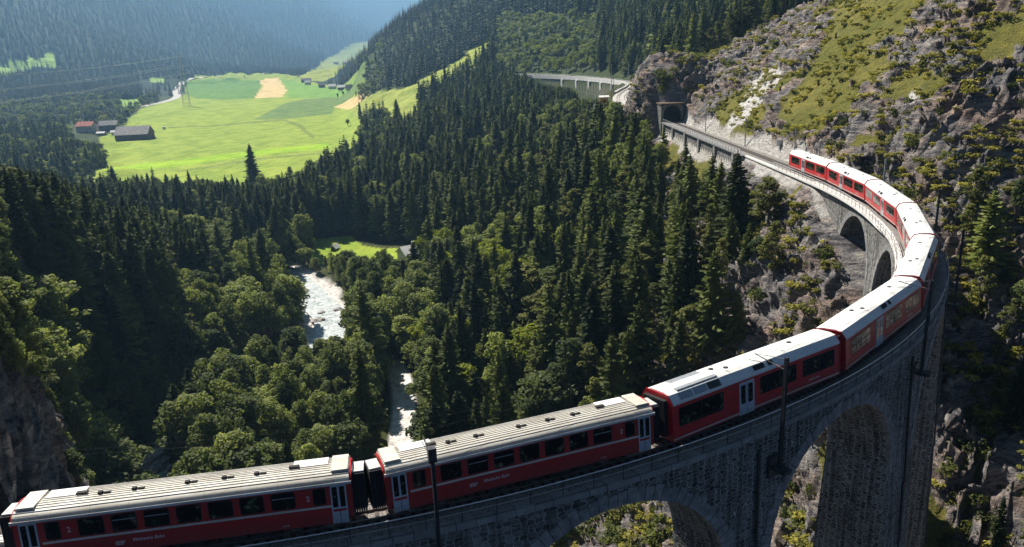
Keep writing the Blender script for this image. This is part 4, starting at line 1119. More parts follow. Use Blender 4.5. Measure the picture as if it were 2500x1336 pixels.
r = empty('wrapped_bale', (x, y, float(height(x, y)[0]) - .2), 0, 'white wrapped bale stack standing alone on the meadow right of the barn', 'bale')
mb = MB(); mb.tube((0, 0, 0), (0, 0, 3.2), 1.9, 1.9, 16); mb.tube((0, 0, 3.2), (0, 0, 3.6), 1.9, 1.3, 16); mb.build('wrapping', M['cloth'], r)
x, y, z = hit(1005, 640); house('stone_house', x, y, 8.5, 8, 4.6, 2.6, 35, M['paleroof'], M['whitewall'], 'pale roofed forest house at the right end of the clearing', z=z - .3, nwin=2, lower=M['ring'])
x, y, z = hit(818, 610); house('meadow_hut', x, y, 3.0, 2.5, 1.4, 1.1, 70, M['paleroof'], M['timber'], 'tiny white roofed hut on the sunlit clearing by the river', 'hut', z=z - .1, nwin=0, chimney=False)
for i, (px, py, w_, rz, rf, lb) in enumerate([
    (820, 156, 24, 15, 'darkroof', 'dark roofed barn highest in the hillside hamlet'), (846, 158, 14, -20, 'greyroof', 'grey roofed house right of the highest barn'),
    (748, 201, 22, 10, 'darkroof', 'dark barn at the foot of the hamlet slope beside the crop field'), (752, 207, 12, 0, 'paleroof', 'pale roofed house just below the dark barn by the crop field'),
    (786, 214, 12, 20, 'greyroof', 'grey roofed house half hidden in trees along the village lane'), (812, 217, 14, 0, 'paleroof', 'pale roofed house by the village lane'),
    (836, 220, 16, 12, 'paleroof', 'wide pale roofed house at the right end of the lane'), (853, 221, 10, -10, 'darkroof', 'small dark house at the right end of the lane')]):
    x, y = hit(px, py)[:2]
    house('village_house', x, y, w_, w_ * .65, 5.5, 3.6, rz, M[rf], M['whitewall'] if i % 2 else M['woodwall'], lb, 'house', 'houses of the hillside hamlet', nwin=3, chimney=i % 2 == 1)
# yellow track-side hut
x, y, z = fp(62, 8.5, -1.4)
house('yellow_hut', x, y, 3.4, 3.6, 3.6, .5, 0, M['paleroof'], M['yellow'], 'small yellow lineside hut with a white flat roof', 'hut', z=-2.2, nwin=1, chimney=False, two=False)
mb = MB(); mb.box(x - 4.5, x + 2.2, y - 3, y + 3, -9, -2.2); o = mb.build('hut_platform', M['ring']); tag(o, 'stone base under the yellow lineside hut', 'platform')
# viewing platform on the rock spur
x, y, z = hit(1708, 132)
r = empty('viewing_platform', (x, y, z + .4), R_(20), 'small timber viewing platform with railing on the rock spur above the tunnel', 'viewing platform')
mb = MB(); mb.box(-2.2, 2.2, -1.2, 1.2, 0, .15); mb.build('platform_floor', M['timber'], r)
mb = MB()
for xx in (-2.1, -.7, .7, 2.1): mb.box(xx - .05, xx + .05, -1.15, -1.05, .15, 1.2)
for zz in (.6, 1.1): mb.box(-2.15, 2.15, -1.2, -1.12, zz, zz + .1)
mb.build('platform_railing', M['timber'], r)
mb = MB()
for xx in (-1.9, 1.9): mb.box(xx - .08, xx + .08, -1.0, -.84, -2.5, -.01)
mb.build('support_post', M['timber'], r)
# signal beside the line
sx_ = tp(144, -4.2, -.5); r = empty('signal_box', sx_, hd(144), 'grey equipment sign box on a post beside the bare track', 'signal')
mb = MB(); mb.tube((0, 0, 0), (0, 0, 3.0), .11, .11, 8); mb.build('post', M['steel'], r)
mb = MB(); mb.box(-.2, .2, -.75, .75, 2.6, 3.9); mb.build('signal_board', M['steel'], r)
mb = MB(); mb.box(-.3, .3, -.3, .3, 0, 1.1); mb.build('cabinet', M['dsteel'], r)
# pylon with power lines
u_, v_, t_ = ray(441, 160); x, y = CX + u_ / v_ * 1250, CY + 1250.; z = float(height(x, y)[0])
r = empty('electricity_pylon', (x, y, z), R_(30), 'steel lattice electricity pylon rising above the riverside trees', 'pylon'); H = 80.
mb = MB()
for i in range(12):
    z0, z1 = H * i / 12, H * (i + 1) / 12; a0, a1 = 4.6 * (1 - i / 12) + .7, 4.6 * (1 - (i + 1) / 12) + .7
    C0 = [(-a0, -a0, z0), (a0, -a0, z0), (a0, a0, z0), (-a0, a0, z0)]; C1 = [(-a1, -a1, z1), (a1, -a1, z1), (a1, a1, z1), (-a1, a1, z1)]
    for k in range(4): mb.tube(C0[k], C1[k], .28, .28, 4); mb.tube(C0[k], C1[(k + 1) % 4], .15, .15, 4); mb.tube(C0[(k + 1) % 4], C1[k], .15, .15, 4)
mb.build('lattice_tower', M['steel'], r)
arms = [(76, 8), (62, 13), (50, 10)]
for (za, la) in arms:
    mb = MB(); mb.tube((-la, 0, za), (la, 0, za), .16, .16, 4); mb.tube((-la, 0, za), (0, 0, za + 2.5), .1, .1, 4); mb.tube((la, 0, za), (0, 0, za + 2.5), .1, .1, 4); mb.build('cross_arm', M['steel'], r)
PY = (x, y, z)
wr = empty('power_lines', (x, y, z + 38), 0, 'pale power lines sagging from the pylon across the valley to the left', 'power line')
mb = MB(); ex, ey = -520 - x, 430 - y
for (za, la) in arms:
    for sg in (-1, 1):
        P = []
        for t in np.linspace(0, 1, 25): P.append((ex * t + sg * la * .8, ey * t, (za - 38) * (1 - t) + (22 - (76 - za) - z - 38) * t - 16 * 4 * t * (1 - t) * .5))
        mb.path(P, .17, 4)
mb.build('wire_strands', M['steel'], wr)

# ------------------------------------------------------------------ trees
def quads(C, A, B):
    """centre, half-axis a, half-axis b -> quad verts"""
    V = np.stack([C - A - B, C + A - B, C + A + B, C - A + B], 1).reshape(-1, 3)
    return V
def rnd_dirs(n, rg):
    v = rg.normal(size=(n, 3)); return v / np.linalg.norm(v, axis=1)[:, None]
def crown_mesh(name, V, m):
    F = np.arange(len(V)).reshape(-1, 4); return npmesh(name, V, F, [m])
def mk_trunk(name, H, r0, m, bend=0., limbs=(), top=1., rg=None):
    mb = MB(); n = 6; P = []
    for i in range(n + 1):
        t = i / n; P.append((bend * math.sin(t * 2.6) * 1., bend * .6 * math.sin(t * 1.9 + 1) - bend * .5, t * H * top - (1.2 if i == 0 else 0)))
    for i in range(n): mb.tube(P[i], P[i + 1], r0 * (1 - .85 * i / n), r0 * (1 - .85 * (i + 1) / n), 6, 0, False)
    for (a, b, r) in limbs: mb.tube(a, b, r, r * .4, 4, 0, False)
    me_o = mb.build(name, m); me = me_o.data; bpy.data.objects.remove(me_o); return me
def spruce(seed, H=24., Rm=3.6, dens=1., lo=False, bare=.06, droop=.35, ragged=.25):
    rg = np.random.default_rng(seed); Cs = []; As = []; Bs = []
    z = H * bare; step = (.50 if not lo else 1.5) / dens
    while z < H * .985:
        t = (z - H * bare) / (H * (1 - bare)); Rz = Rm * (1 - t) ** .74 * (.55 + .45 * min(1, t * 6 + .3)) + .15
        nb = max(4, int((6.5 + 3 * (1 - t)) * (1 if not lo else .75)))
        ph = rg.uniform(0, 6.28)
        for k in range(nb):
            if rg.random() < .10: continue
            a = ph + 6.283 * k / nb + rg.uniform(-.3, .3); Lb = Rz * rg.uniform(1 - ragged * 2, 1 + ragged)
            dr = droop * rg.uniform(.6, 1.5) * (1 - t * .8) - .15 * t
            d = np.array([math.cos(a), math.sin(a), 0.]); sd_ = np.array([-d[1], d[0], 0.])
            m_ = max(2, int(Lb / (.62 if not lo else 1.3)))
            for j in range(m_):
                f = (j + .65) / m_; r_ = Lb * f
                zc = z + rg.uniform(-.14, .14) - dr * r_ * (1 + .35 * f) + .25 * max(0, f - .6) * Lb * .4
                wd = (.30 + .32 * (1 - f)) * min(1.3, .4 + Lb * .25) * (1 if not lo else 1.9); ln = Lb / m_ * .62
                tilt = rg.uniform(-.35, .35)
                c = d * r_ + np.array([0, 0, zc]) + sd_ * rg.uniform(-.12, .12)
                ax = d * ln + np.array([0, 0, -dr * ln]); 
                for sg in (-1, 1):
                    b_ = sd_ * wd * .55 * sg + np.array([0, 0, -wd * rg.uniform(.25, .75)])
                    Cs.append(c + b_ * .8); As.append(ax * rg.uniform(.75, 1.1)); Bs.append(b_)
        z += step * rg.uniform(.8, 1.2) * (1.15 - .55 * t)
    for k in range(6):
        a = k * 1.05; Cs.append(np.array([0, 0, H * .985])); As.append(np.array([math.cos(a) * .10, math.sin(a) * .10, .0])); Bs.append(np.array([0, 0, .7]))
    C_, A_, B_ = map(np.array, (Cs, As, Bs))
    return quads(C_, A_, B_)
def clumps(seed, cen, rad, per, size, flat=.7, up=.35):
    rg = np.random.default_rng(seed); Vs = []
    for c, r in zip(cen, rad):
        n = max(6, int(per * r * r)); d = rnd_dirs(n, rg); rr = r * rg.uniform(.55, 1.05, n) ** .5
        P = np.asarray(c) + d * rr[:, None] * np.array([1, 1, flat])
        nrm = d * .8 + rnd_dirs(n, rg) * .8 + np.array([0, 0, up]); nrm /= np.linalg.norm(nrm, axis=1)[:, None]
        t = np.cross(nrm, rnd_dirs(n, rg)); t /= np.linalg.norm(t, axis=1)[:, None] + 1e-9; b = np.cross(nrm, t)
        s_ = size * rg.uniform(.6, 1.35, n)[:, None]
        Vs.append(quads(P, t * s_, b * s_ * .62))
    return np.concatenate(Vs)
def pine(seed, H=18., n=46, lo=False):
    rg = np.random.default_rng(seed); cen = []; rad = []; limbs = []
    for k in range(n if not lo else n // 2):
        t = rg.uniform(.0, 1) ** .8; z = H * (.36 + .62 * t); R = 3.0 * math.sin(math.pi * min(1, .28 + .72 * t) ** 1.1) + .5
        a = rg.uniform(0, 6.28); r = R * rg.uniform(.25, 1.0); c = (r * math.cos(a), r * math.sin(a), z)
        cen.append(c); rad.append(rg.uniform(.55, 1.15) * (1 if not lo else 1.5)); limbs.append(((0, 0, z - r * .35), c, .07))
    for k in range(4): cen.append((rg.uniform(-.4, .4), rg.uniform(-.4, .4), H * (.93 + .02 * k))); rad.append(.8)
    return clumps(seed, cen, rad, 52 if not lo else 14, .23 if not lo else .5, .55, .9), limbs
def broad(seed, H=15., W_=4.2, n=60, lo=False, base=.16, tall=1.):
    rg = np.random.default_rng(seed); cen = []; rad = []; limbs = []
    lob = [(rg.uniform(-.45, .45) * W_, rg.uniform(-.45, .45) * W_, H * rg.uniform(.42, .78), rg.uniform(.55, .85)) for _ in range(6)] + [(0, 0, H * .78, .7)]
    for k in range(n if not lo else n // 3):
        lx, ly, lz, lr = lob[rg.integers(len(lob))]; d = rnd_dirs(1, rg)[0]; d[2] = abs(d[2]) * 1.0 - .35 * rg.random()
        c = (lx + d[0] * W_ * lr * .8, ly + d[1] * W_ * lr * .8, max(H * base, lz + d[2] * H * .26 * lr * tall))
        cen.append(c); rad.append(rg.uniform(.5, 1.1) * (1 if not lo else 1.6))
        if k % 3 == 0: limbs.append(((0, 0, H * .25), c, .09))
    return clumps(seed, cen, rad, 48 if not lo else 9, .21 if not lo else .62, .8, .3), limbs
PROTO = {}   # species -> list of (crown mesh, trunk mesh, height)
def reg(sp, V, m, H, tr, bm):
    cm = crown_mesh(sp + '_crown', V, m); PROTO.setdefault(sp, []).append((cm, tr, H))
for i in range(5):
    H = (24, 26, 22, 25, 23)[i]; V = spruce(100 + i, H, (4.1, 3.5, 4.6, 4.2, 3.4)[i], (1, .95, 1, .9, 1.)[i], False, (.08, .14, .05, .22, .12)[i], (.35, .5, .25, .42, .3)[i], (.2, .28, .22, .34, .26)[i])
    reg('spruce', V, M['spruce'], H, mk_trunk('trunk', H, .30, M['bark']), None)
for i in range(3):
    H = (21, 23, 18)[i]; V = spruce(150 + i, H, (3.4, 3.0, 3.2)[i], .8, False, (.2, .3, .16)[i], (.22, .3, .18)[i], .36)
    reg('larch', V, M['larch'], H, mk_trunk('trunk', H, .26, M['bark_grey']), None)
for i in range(4):
    V, lm = pine(200 + i, (18, 16, 19, 14)[i], (46, 52, 40, 46)[i]); reg('pine', V, M['pine'], (18, 16, 19, 14)[i], mk_trunk('trunk', (18, 16, 19, 14)[i] * .96, .24, M['bark_grey'], .5, lm), None)
for i in range(4):
    H = (15, 18, 14, 17)[i]; V, lm = broad(300 + i, H, (3.8, 3.2, 4.2, 2.7)[i], (100, 96, 110, 84)[i], tall=(1.2, 1.6, 1., 1.8)[i]); reg('broadleaf', V, M['leaf'], H, mk_trunk('trunk', H * .75, .24, M['bark_grey'], .4, lm), None)
for i in range(2):
    V, lm = broad(340 + i, 15, 4.4, 64); reg('yellowleaf', V, M['leaf_y'], 15, mk_trunk('trunk', 11, .24, M['bark_grey'], .4, lm), None)
for i in range(3):
    V, lm = broad(360 + i, 2.6, 1.3, 12, base=.08); 
    V = clumps(360 + i, [(rng.uniform(-.9, .9), rng.uniform(-.9, .9), rng.uniform(.4, 1.7)) for _ in range(11)], [rng.uniform(.4, .8) for _ in range(11)], 60, .15, .8, .4)
    reg('shrub', V, M['shrub'], 2.4, mk_trunk('stem', 1.2, .07, M['bark']), None)

# ---- where they stand
def candidates():
    out = []; D = 58.
    while D < 1500:
        st = max(4.5, D * .0112) if D < 620 else max(6.6, D * .0085)
        X = np.arange(-.86 * D, .86 * D, st); n = len(X)
        out.append(np.stack([X + rng.uniform(-.45, .45, n) * st, D + rng.uniform(-.45, .45, n) * st, np.full(n, st)], 1)); D += st
    for D in np.arange(80, 98, 3.2):
        X = np.arange(-.95 * D, -.60 * D, 3.2); n = len(X)
        out.append(np.stack([X + rng.uniform(-1.4, 1.4, n), D + rng.uniform(-1.4, 1.4, n), np.full(n, 3.)], 1))
    for D in np.arange(98, 290, 3.9):
        X = np.arange(-.80 * D, -.40 * D, 4.3); n = len(X)
        out.append(np.stack([X + rng.uniform(-1.4, 1.4, n), D + rng.uniform(-1.4, 1.4, n), np.full(n, 2.8)], 1))
    return np.concatenate(out)
cd = candidates(); tx, tD = cd[:, 0] + CX, cd[:, 1]; ty = tD + CY; tq = cd[:, 0] / tD
tz = height(tx, ty); ts, tl = track_sl(tx, ty)
tdr, tpr = seg_dist(tx, ty, RIVER); tdr = np.abs(tdr); tdp = np.abs(seg_dist(tx, ty, PATH)[0]); td2, tp2 = seg_dist(tx, ty, FARP)
ppx, ppy, _d = proj(tx, ty, tz)
keep = np.ones(len(tx), bool)
keep &= ~inpoly(tx, ty, [hit(*p)[:2] for p in [(745, 578), (870, 572), (1060, 596), (1060, 668), (900, 668), (755, 655)]])
keep &= ~(inpoly(tx, ty, FIELD) | inpoly(tx, ty, CLEAR))
for P in HILLM + FARM_: keep &= ~inpoly(tx, ty, P)
keep &= tdr > np.where((tpr > 262) & (tD < 1100), 1.5, np.where(tpr < 165, 6.0, 9.6)) + 3. * (tD > 700)
keep &= tdp > np.where(tD < 175, 5.6, 4)
keep &= ~((ts > -60) & (ts < 112) & (np.abs(tl) < 9.5))
keep &= ~((ts > 100) & (tl < 9) & (tl > -60) & (tD < 300) & (ts < 236))
right_rock = (tD < 345) & (((ts > 60) & (tl < 5)) | ((tq > .42) & (tD < 140)) | ((tq > .24) & (tD < 330) & (tl < 10)))
crest = right_rock & (tD > 275) & (tq < .42) & (tq > .265) & (ppy < 120)
shade_side = (tq > .60) & (tD > 72) & (tD < 128) & (ts < 92) & (tl < -11)
keep &= ~(right_rock & ~(crest & (rng.random(len(tx)) < .75)) & ~(shade_side & (rng.random(len(tx)) < .62)))
keep &= ~((np.abs(td2) < 7) & (tp2 > 30)); keep &= ~((td2 > 0) & (td2 < 26) & (tp2 > 250) & (tp2 < 420) & (ppx > 1415) & (ppx < 1520))
keep &= ~((tD < 124) & (tq > -.05) & (tq < .5))
keep &= ~((tD < 100) & ~shade_side & ~((tq < -.60) & (tD > 80) & (rng.random(len(tx)) < .8)))
below = (tl > 0) & (tl < 42) & (ts > 60) & (ts < 190) & (tD < 235)
keep &= ~(below & (rng.random(len(tx)) > .66 + .012 * tl))
keep &= ~((tD > 560) & (tq < -.19) & (tq > -.47) & (tdr > 60) & (tD < 1900) & ~((tq < -.44)))   # open meadow
for (hx, hy, hr) in [(*at(214, 322), 17), (*at(268, 318), 19), (*at(331, 340), 32), (*hit(1005, 640)[:2], 9), (*hit(818, 610)[:2], 6), (*at(401, 316), 14), (*at(250, 345), 30)]: keep &= np.hypot(tx - hx, ty - hy) > hr
nz_ = fbm(tx / 45., ty / 45., 0 * tx, 3, 51)
keep &= ~((tD < 600) & (rng.random(len(tx)) < .06))
cd, tx, ty, tz, tD, tq, tl, ts, tdr, ppx, ppy, nz_, below, crest, td2 = [a[keep] for a in (cd, tx, ty, tz, tD, tq, tl, ts, tdr, ppx, ppy, nz_, below, crest, td2)]
u = rng.random(len(tx))
sp = np.full(len(tx), 'spruce', dtype=object)
pin = ((tq > -.02) & (tD < 420)); sp[pin & (u < .42 + .25 * nz_)] = 'pine'
left = (tq < -.36) & (tD < 330); sp[left & (u < .34)] = 'pine'
sp[(tq < -.48) & (tD < 175) & (sp != 'pine')] = 'spruce'
wet = (tdr < 34) & (tD < 340) & ((tq > -.47) | (tD < 150)); sp[wet & (u < .92)] = 'broadleaf'
wet2 = (tq > -.42) & (tq < -.10) & (tD < 235) & (tD > 95); sp[wet2 & (u < .80 + .3 * nz_)] = 'broadleaf'
sp[(tq < -.30) & (tD < 165) & (tD > 95) & (u < .12)] = 'broadleaf'
edge = (tD > 330) & (tD < 520) & (tq < -.1); sp[edge & (u < .28 + .3 * nz_)] = 'broadleaf'
sp[(tD < 620) & (tq > -.45) & (rng.random(len(tx)) < .10)] = 'broadleaf'
sunny = (ppx > 1210) & (ppx < 1460) & (ppy > 40) & (ppy < 205) & (tD > 560); sp[sunny & (u < .93)] = 'broadleaf'; sp[sunny & (u < .4)] = 'yellowleaf'  # yellow leaves mixed in to brighten the slope as if by sun
sp[(ppx > 1480) & (ppx < 1760) & (ppy > 360) & (ppy < 520) & (u < .5)] = 'broadleaf'
sp[(tD > 560) & (tq < -.15) & (u < .45)] = 'broadleaf'
yl = (tD < 330) & (tq > -.2) & (tq < .1) & (tD > 150) & (rng.random(len(tx)) < .045); sp[yl] = 'yellowleaf'

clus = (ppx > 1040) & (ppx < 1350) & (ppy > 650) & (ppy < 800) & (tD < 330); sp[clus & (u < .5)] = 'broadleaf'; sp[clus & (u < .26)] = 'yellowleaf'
c2 = (ppx > 1480) & (ppx < 1760) & (ppy > 380) & (ppy < 540); sp[c2 & (u < .45)] = 'broadleaf'
c3 = (ppx > 960) & (ppx < 1900) & (ppy > 300) & (tD < 480) & (fbm(tx / 22., ty / 22., 0 * tx, 2, 77) > .5); sp[c3] = 'broadleaf'
u3 = rng.random(len(tx)); sp[(sp == 'spruce') & (u3 < .16 + .30 * (tq > -.05) * (tD < 420) + .12 * (tq < -.3) * (tD < 300))] = 'larch'
sp[below & (u3 < .40)] = 'larch'; sp[below & (u3 > .40) & (u3 < .66)] = 'pine'; sp[below & (u3 > .66) & (u3 < .93)] = 'spruce'; sp[below & (u3 > .93)] = 'broadleaf'
hgt = np.where((sp == 'spruce') | (sp == 'larch'), rng.uniform(13, 30, len(tx)), np.where(sp == 'pine', rng.uniform(12, 20, len(tx)), rng.uniform(9., 20, len(tx))))
hgt = np.where(rng.random(len(tx)) < .16, hgt * .6, hgt)
hgt = np.where(below, hgt * np.clip(.46 + tl * .012, .46, .92), hgt)
hgt = np.where(sunny, rng.uniform(6, 12, len(tx)), hgt)
hgt = np.where((td2 > 0) & (td2 < 170) & (tD > 330) & (tq > .04), np.minimum(hgt, 19), hgt)
hgt = np.where((tD > 330) & (tD < 560) & (tq > .09) & (tq < .19), np.minimum(hgt, 14), hgt)
hgt = np.where(crest, hgt * .7, hgt); hgt = np.where((tq < -.58) & (tD < 120), hgt * .55, hgt); hgt = np.where((tq > .55) & (tD < 140), hgt * .5, hgt)
hgt = np.where((tD > 560) & (tq < -.15), hgt * .75, hgt)
# hand placed trees that stand out in the photograph
EXTRA = []
def extra(px, py, spn, H, label, D=None):
    if D is None: x, y, z = hit(px, py)
    else: x, y = meadow_pt(px, py); z = float(height(x, y)[0])
    EXTRA.append((x, y, z, spn, H, label))
extra(622, 462, 'spruce', 30, 'tall lone spruce standing out against the bright near meadow', 1)
extra(597, 191, 'broadleaf', 9, 'single round tree alone in the far green field', 1)
extra(850, 312, 'broadleaf', 8, 'lone round bush with a dark shadow on the right side of the meadow', 1)
extra(825, 243, 'broadleaf', 9, 'left one of the dark bushes between the crop field and the tan patch', 1)
extra(838, 241, 'broadleaf', 9, 'right one of the dark bushes between the crop field and the tan patch', 1)
extra(872, 262, 'broadleaf', 9, 'bush at the lower edge of the tan patch on the right of the meadow', 1)

SKX = [-200, 0, 150, 200, 450, 600, 700, 780, 800, 870, 885, 900, 960, 1010, 1060, 1120, 1200, 1290, 1300, 1330, 1400, 1415, 1510, 1530, 1580, 1600, 1640, 1700, 1760, 1850, 1920, 2000, 2080, 2140, 2210, 2260, 2600]
SKY = [390, 405, 430, 452, 446, 455, 448, 405, 360, 335, 305, 290, 290, 275, 238, 200, 150, 186, 190, 205, 214, 240, 247, 264, 275, 295, 318, 335, 352, 392, 415, 455, 500, 570, 700, 0, 0]
_t = proj(tx, ty, tz + hgt)[1]; lim_ = np.interp(ppx, SKX, SKY) - rng.exponential(9, len(tx)) * (ppx < 1200)
fr = (tD < np.where(ppx < 900, 560, 720)); k_ = np.clip((ppy - lim_) / np.maximum(ppy - _t, 1), 0, 1); fr &= ~((ppx > 1290) & (ppy < lim_ + 12) & ~((tD < 300) & (ppx > 1500))); hgt = np.where(fr, hgt * k_, hgt)
hid = (ppx > 1290) & (ppx < 1592) & (ppy < lim_ + 12) & (td2 > 0) & (td2 < 230) & (tD < 730) & (tD > 300)
b3 = (ppx > 752) & (ppx < 1050) & (ppy > 604) & (tD < 372) & (rng.random(len(tx)) < .95)
k3 = np.clip((ppy - 630 + rng.exponential(7, len(tx)) * (ppx < 960)) / np.maximum(ppy - _t, 1), 0, 1); hgt = np.where(b3, hgt * k3, hgt)
b5 = (ppx > 740) & (ppx < 852) & (ppy > 825) & (tD < 240); k5 = np.clip((ppy - 832 + rng.exponential(6, len(tx))) / np.maximum(ppy - _t, 1), 0, 1); hgt = np.where(b5, hgt * k5, hgt)
b4 = (ppx > 165) & (ppx < 330) & (tD > 545) & (tD < 990); k4 = np.clip((ppy - np.interp(ppx, [165, 185, 262, 330], [300, 334, 352, 352])) / np.maximum(ppy - _t, 1), 0, 1); hgt = np.where(b4, hgt * k4, hgt)
k = (hgt > 4.) & ~hid
cd, tx, ty, tz, tD, tq, tl, ts, tdr, ppx, ppy, hgt, sp = [a[k] for a in (cd, tx, ty, tz, tD, tq, tl, ts, tdr, ppx, ppy, hgt, sp)]
pxT, pyT, depT = proj(tx, ty, tz + hgt)
# coarse visibility map to find the trees that really show
SC = 5.; GW, GH = 500, 268
cov = np.zeros((GH, GW), bool)
gy, gx = np.mgrid[0:GH, 0:GW]; gX, gY = (gx + .5) * SC, (gy + .5) * SC
TR = [(-10, 1230), (880, 1115), (1570, 960), (2000, 800), (2190, 680), (2240, 560), (2100, 440), (1925, 370), (1925, 400), (2150, 520), (2180, 600), (2200, 680), (2000, 1336), (-10, 1336)]
cov |= inpoly(gX, gY, TR)
cov |= (gX > 1570) & (gY < 300 - (gX - 1570) * .0) & (gY > 200 - (gX - 1570) * .75)
order = np.argsort(tD); vis = np.zeros(len(tx))
for i in order:
    if tD[i] > 900: break
    hpx = ppy[i] - pyT[i]; wpx = hpx * (.15 if sp[i] in ('spruce', 'larch') else .24)
    x0, x1 = int((pxT[i] - wpx) / SC), int((pxT[i] + wpx) / SC) + 1; y0, y1 = int(pyT[i] / SC), int(ppy[i] / SC) + 1
    x0, x1, y0, y1 = max(x0, 0), min(x1, GW), max(y0, 0), min(y1, GH)
    if x0 >= x1 or y0 >= y1: continue
    sub = cov[y0:y1, x0:x1]; vis[i] = (~sub).sum() * (1 if sp[i] != 'spruce' else .8); sub[:] = True
LMK = [(100, 1100, 'the pale cliff spires'), (430, 1120, 'the boulders by the river'), (660, 935, 'the lower river bend'), (790, 780, 'the white river rapids'), (980, 1000, 'the pale forest path'), (1005, 625, 'the forest house'),
       (817, 605, 'the tiny clearing hut'), (330, 320, 'the big barn'), (620, 410, 'the lone spruce by the meadow'), (440, 180, 'the pylon'), (60, 150, 'the far left pasture'), (860, 200, 'the hamlet'), (1000, 240, 'the hillside meadow'),
       (1300, 190, 'the far wall end'), (1497, 232, 'the yellow hut'), (1655, 270, 'the tunnel mouth'), (1780, 310, 'the pale rock streak'), (1925, 400, 'the head of the train'), (2085, 560, 'the small inner arch'), (2000, 800, 'the second modern car'),
       (1700, 920, 'the glass roofed car'), (1300, 1040, 'the nearer old coach'), (600, 1150, 'the rearmost coach'), (1160, 620, 'the yellow green trees'), (60, 560, 'the shaded left cliff'), (1250, 780, 'the dense middle wood'), (1450, 560, 'the dark wood below the spur'), (1100, 430, 'the tall trees at the meadow corner'), (350, 700, 'the shaded left wood'), (1550, 400, 'the pale green grove'), (1380, 120, 'the sunlit scrub slope'), (1700, 560, 'the sparse pines under the line'), (2380, 1250, 'the foot of the tall pier'), (1550, 1290, 'the largest near arch'), (2400, 500, 'the outer viaduct bend')]
ORD = ['first', 'second', 'third', 'fourth', 'fifth', 'sixth', 'seventh', 'eighth', 'ninth', 'tenth', 'eleventh', 'twelfth']
def ordn(i): return ORD[i] if i < 12 else '%dth' % (i + 1) if (i + 1) % 10 not in (1, 2, 3) or 10 < (i + 1) % 100 < 14 else '%d%s' % (i + 1, {1: 'st', 2: 'nd', 3: 'rd'}[(i + 1) % 10])
KN = {'larch': 'larch', 'spruce': 'spruce', 'pine': 'pine', 'broadleaf': 'leafy tree', 'yellowleaf': 'yellow green leafy tree', 'shrub': 'shrub'}
NM = {'larch': 'larch_tree', 'spruce': 'spruce_tree', 'pine': 'pine_tree', 'broadleaf': 'broadleaf_tree', 'yellowleaf': 'broadleaf_tree', 'shrub': 'shrub'}
GRP = {'larch': 'pale green larches of the valley forest', 'spruce': 'spruces of the valley forest', 'pine': 'pines of the valley forest', 'broadleaf': 'leafy trees of the valley', 'yellowleaf': 'yellow green leafy trees', 'shrub': 'shrubs on the rock slopes'}
def label_trees(items):
    """items: list of dicts x,y,z,sp,H,px,py -> labels that point each one out"""
    B = {}
    for it in items:
        d = [(math.hypot(it['px'] - a, (it['py'] - b) * 1.3), a, b, n) for a, b, n in LMK]; dd, a, b, n = min(d)
        dx, dy = it['px'] - a, it['py'] - b
        rel = ('right of' if dx > 0 else 'left of') if abs(dx) > abs(dy) else ('below' if dy > 0 else 'above')
        near = 'close ' if dd < 60 else ''
        hs = it['H'] / {'larch': 20., 'spruce': 23., 'pine': 16., 'broadleaf': 13., 'yellowleaf': 13., 'shrub': 2.2}[it['sp']]
        sz = 'tall' if hs > 1.1 else 'small' if hs < .8 else 'medium'
        it['key'] = (it['sp'], sz, near + rel + ' ' + n); B.setdefault(it['key'], []).append(it)
    for k, L in B.items():
        L.sort(key=lambda t: t['px'])
        for i, it in enumerate(L):
            col = {'larch': 'pale green', 'spruce': 'dark', 'pine': 'olive green', 'broadleaf': 'green', 'yellowleaf': 'bright', 'shrub': 'yellow green'}[k[0]]
            base = '%s %s %s %s' % (k[1], col, KN[k[0]], k[2])
            it['label'] = base if len(L) == 1 else ordn(i) + ' ' + base
CROWN = {'shrub': 'foliage'}
def plant(it, i):
    cm, tr, H0 = PROTO[it['sp']][i % len(PROTO[it['sp']])]; k = it['H'] / H0
    o = bpy.data.objects.new(NM[it['sp']], None); COL.objects.link(o); o.location = (it['x'], it['y'], it['z'] - .2)
    o.rotation_euler = (random.uniform(-.03, .03), random.uniform(-.03, .03), random.uniform(0, 6.28)); wsc = k * random.uniform(.85, 1.4); o.scale = (wsc, wsc, k)
    tag(o, it['label'], 'shrub' if it['sp'] == 'shrub' else 'tree', GRP[it['sp']])
    for nm, me in ((CROWN.get(it['sp'], 'crown'), cm), ('trunk' if it['sp'] != 'shrub' else 'stem', tr)):
        c = bpy.data.objects.new(nm, me); COL.objects.link(c); c.parent = o
indiv = []; stuff = {}
for spn in ('spruce', 'larch', 'pine', 'broadleaf', 'yellowleaf'):
    ids = [i for i in range(len(tx)) if sp[i] == spn]; ids.sort(key=lambda i: -vis[i]); ids2 = [i for i in ids[:292] if vis[i] >= 3]
    for i in ids2: indiv.append(dict(x=tx[i], y=ty[i], z=tz[i], sp=spn, H=hgt[i], px=float(pxT[i]), py=float(pyT[i] * .5 + ppy[i] * .5)))
    s2 = set(ids2); stuff[spn] = [i for i in ids if i not in s2]
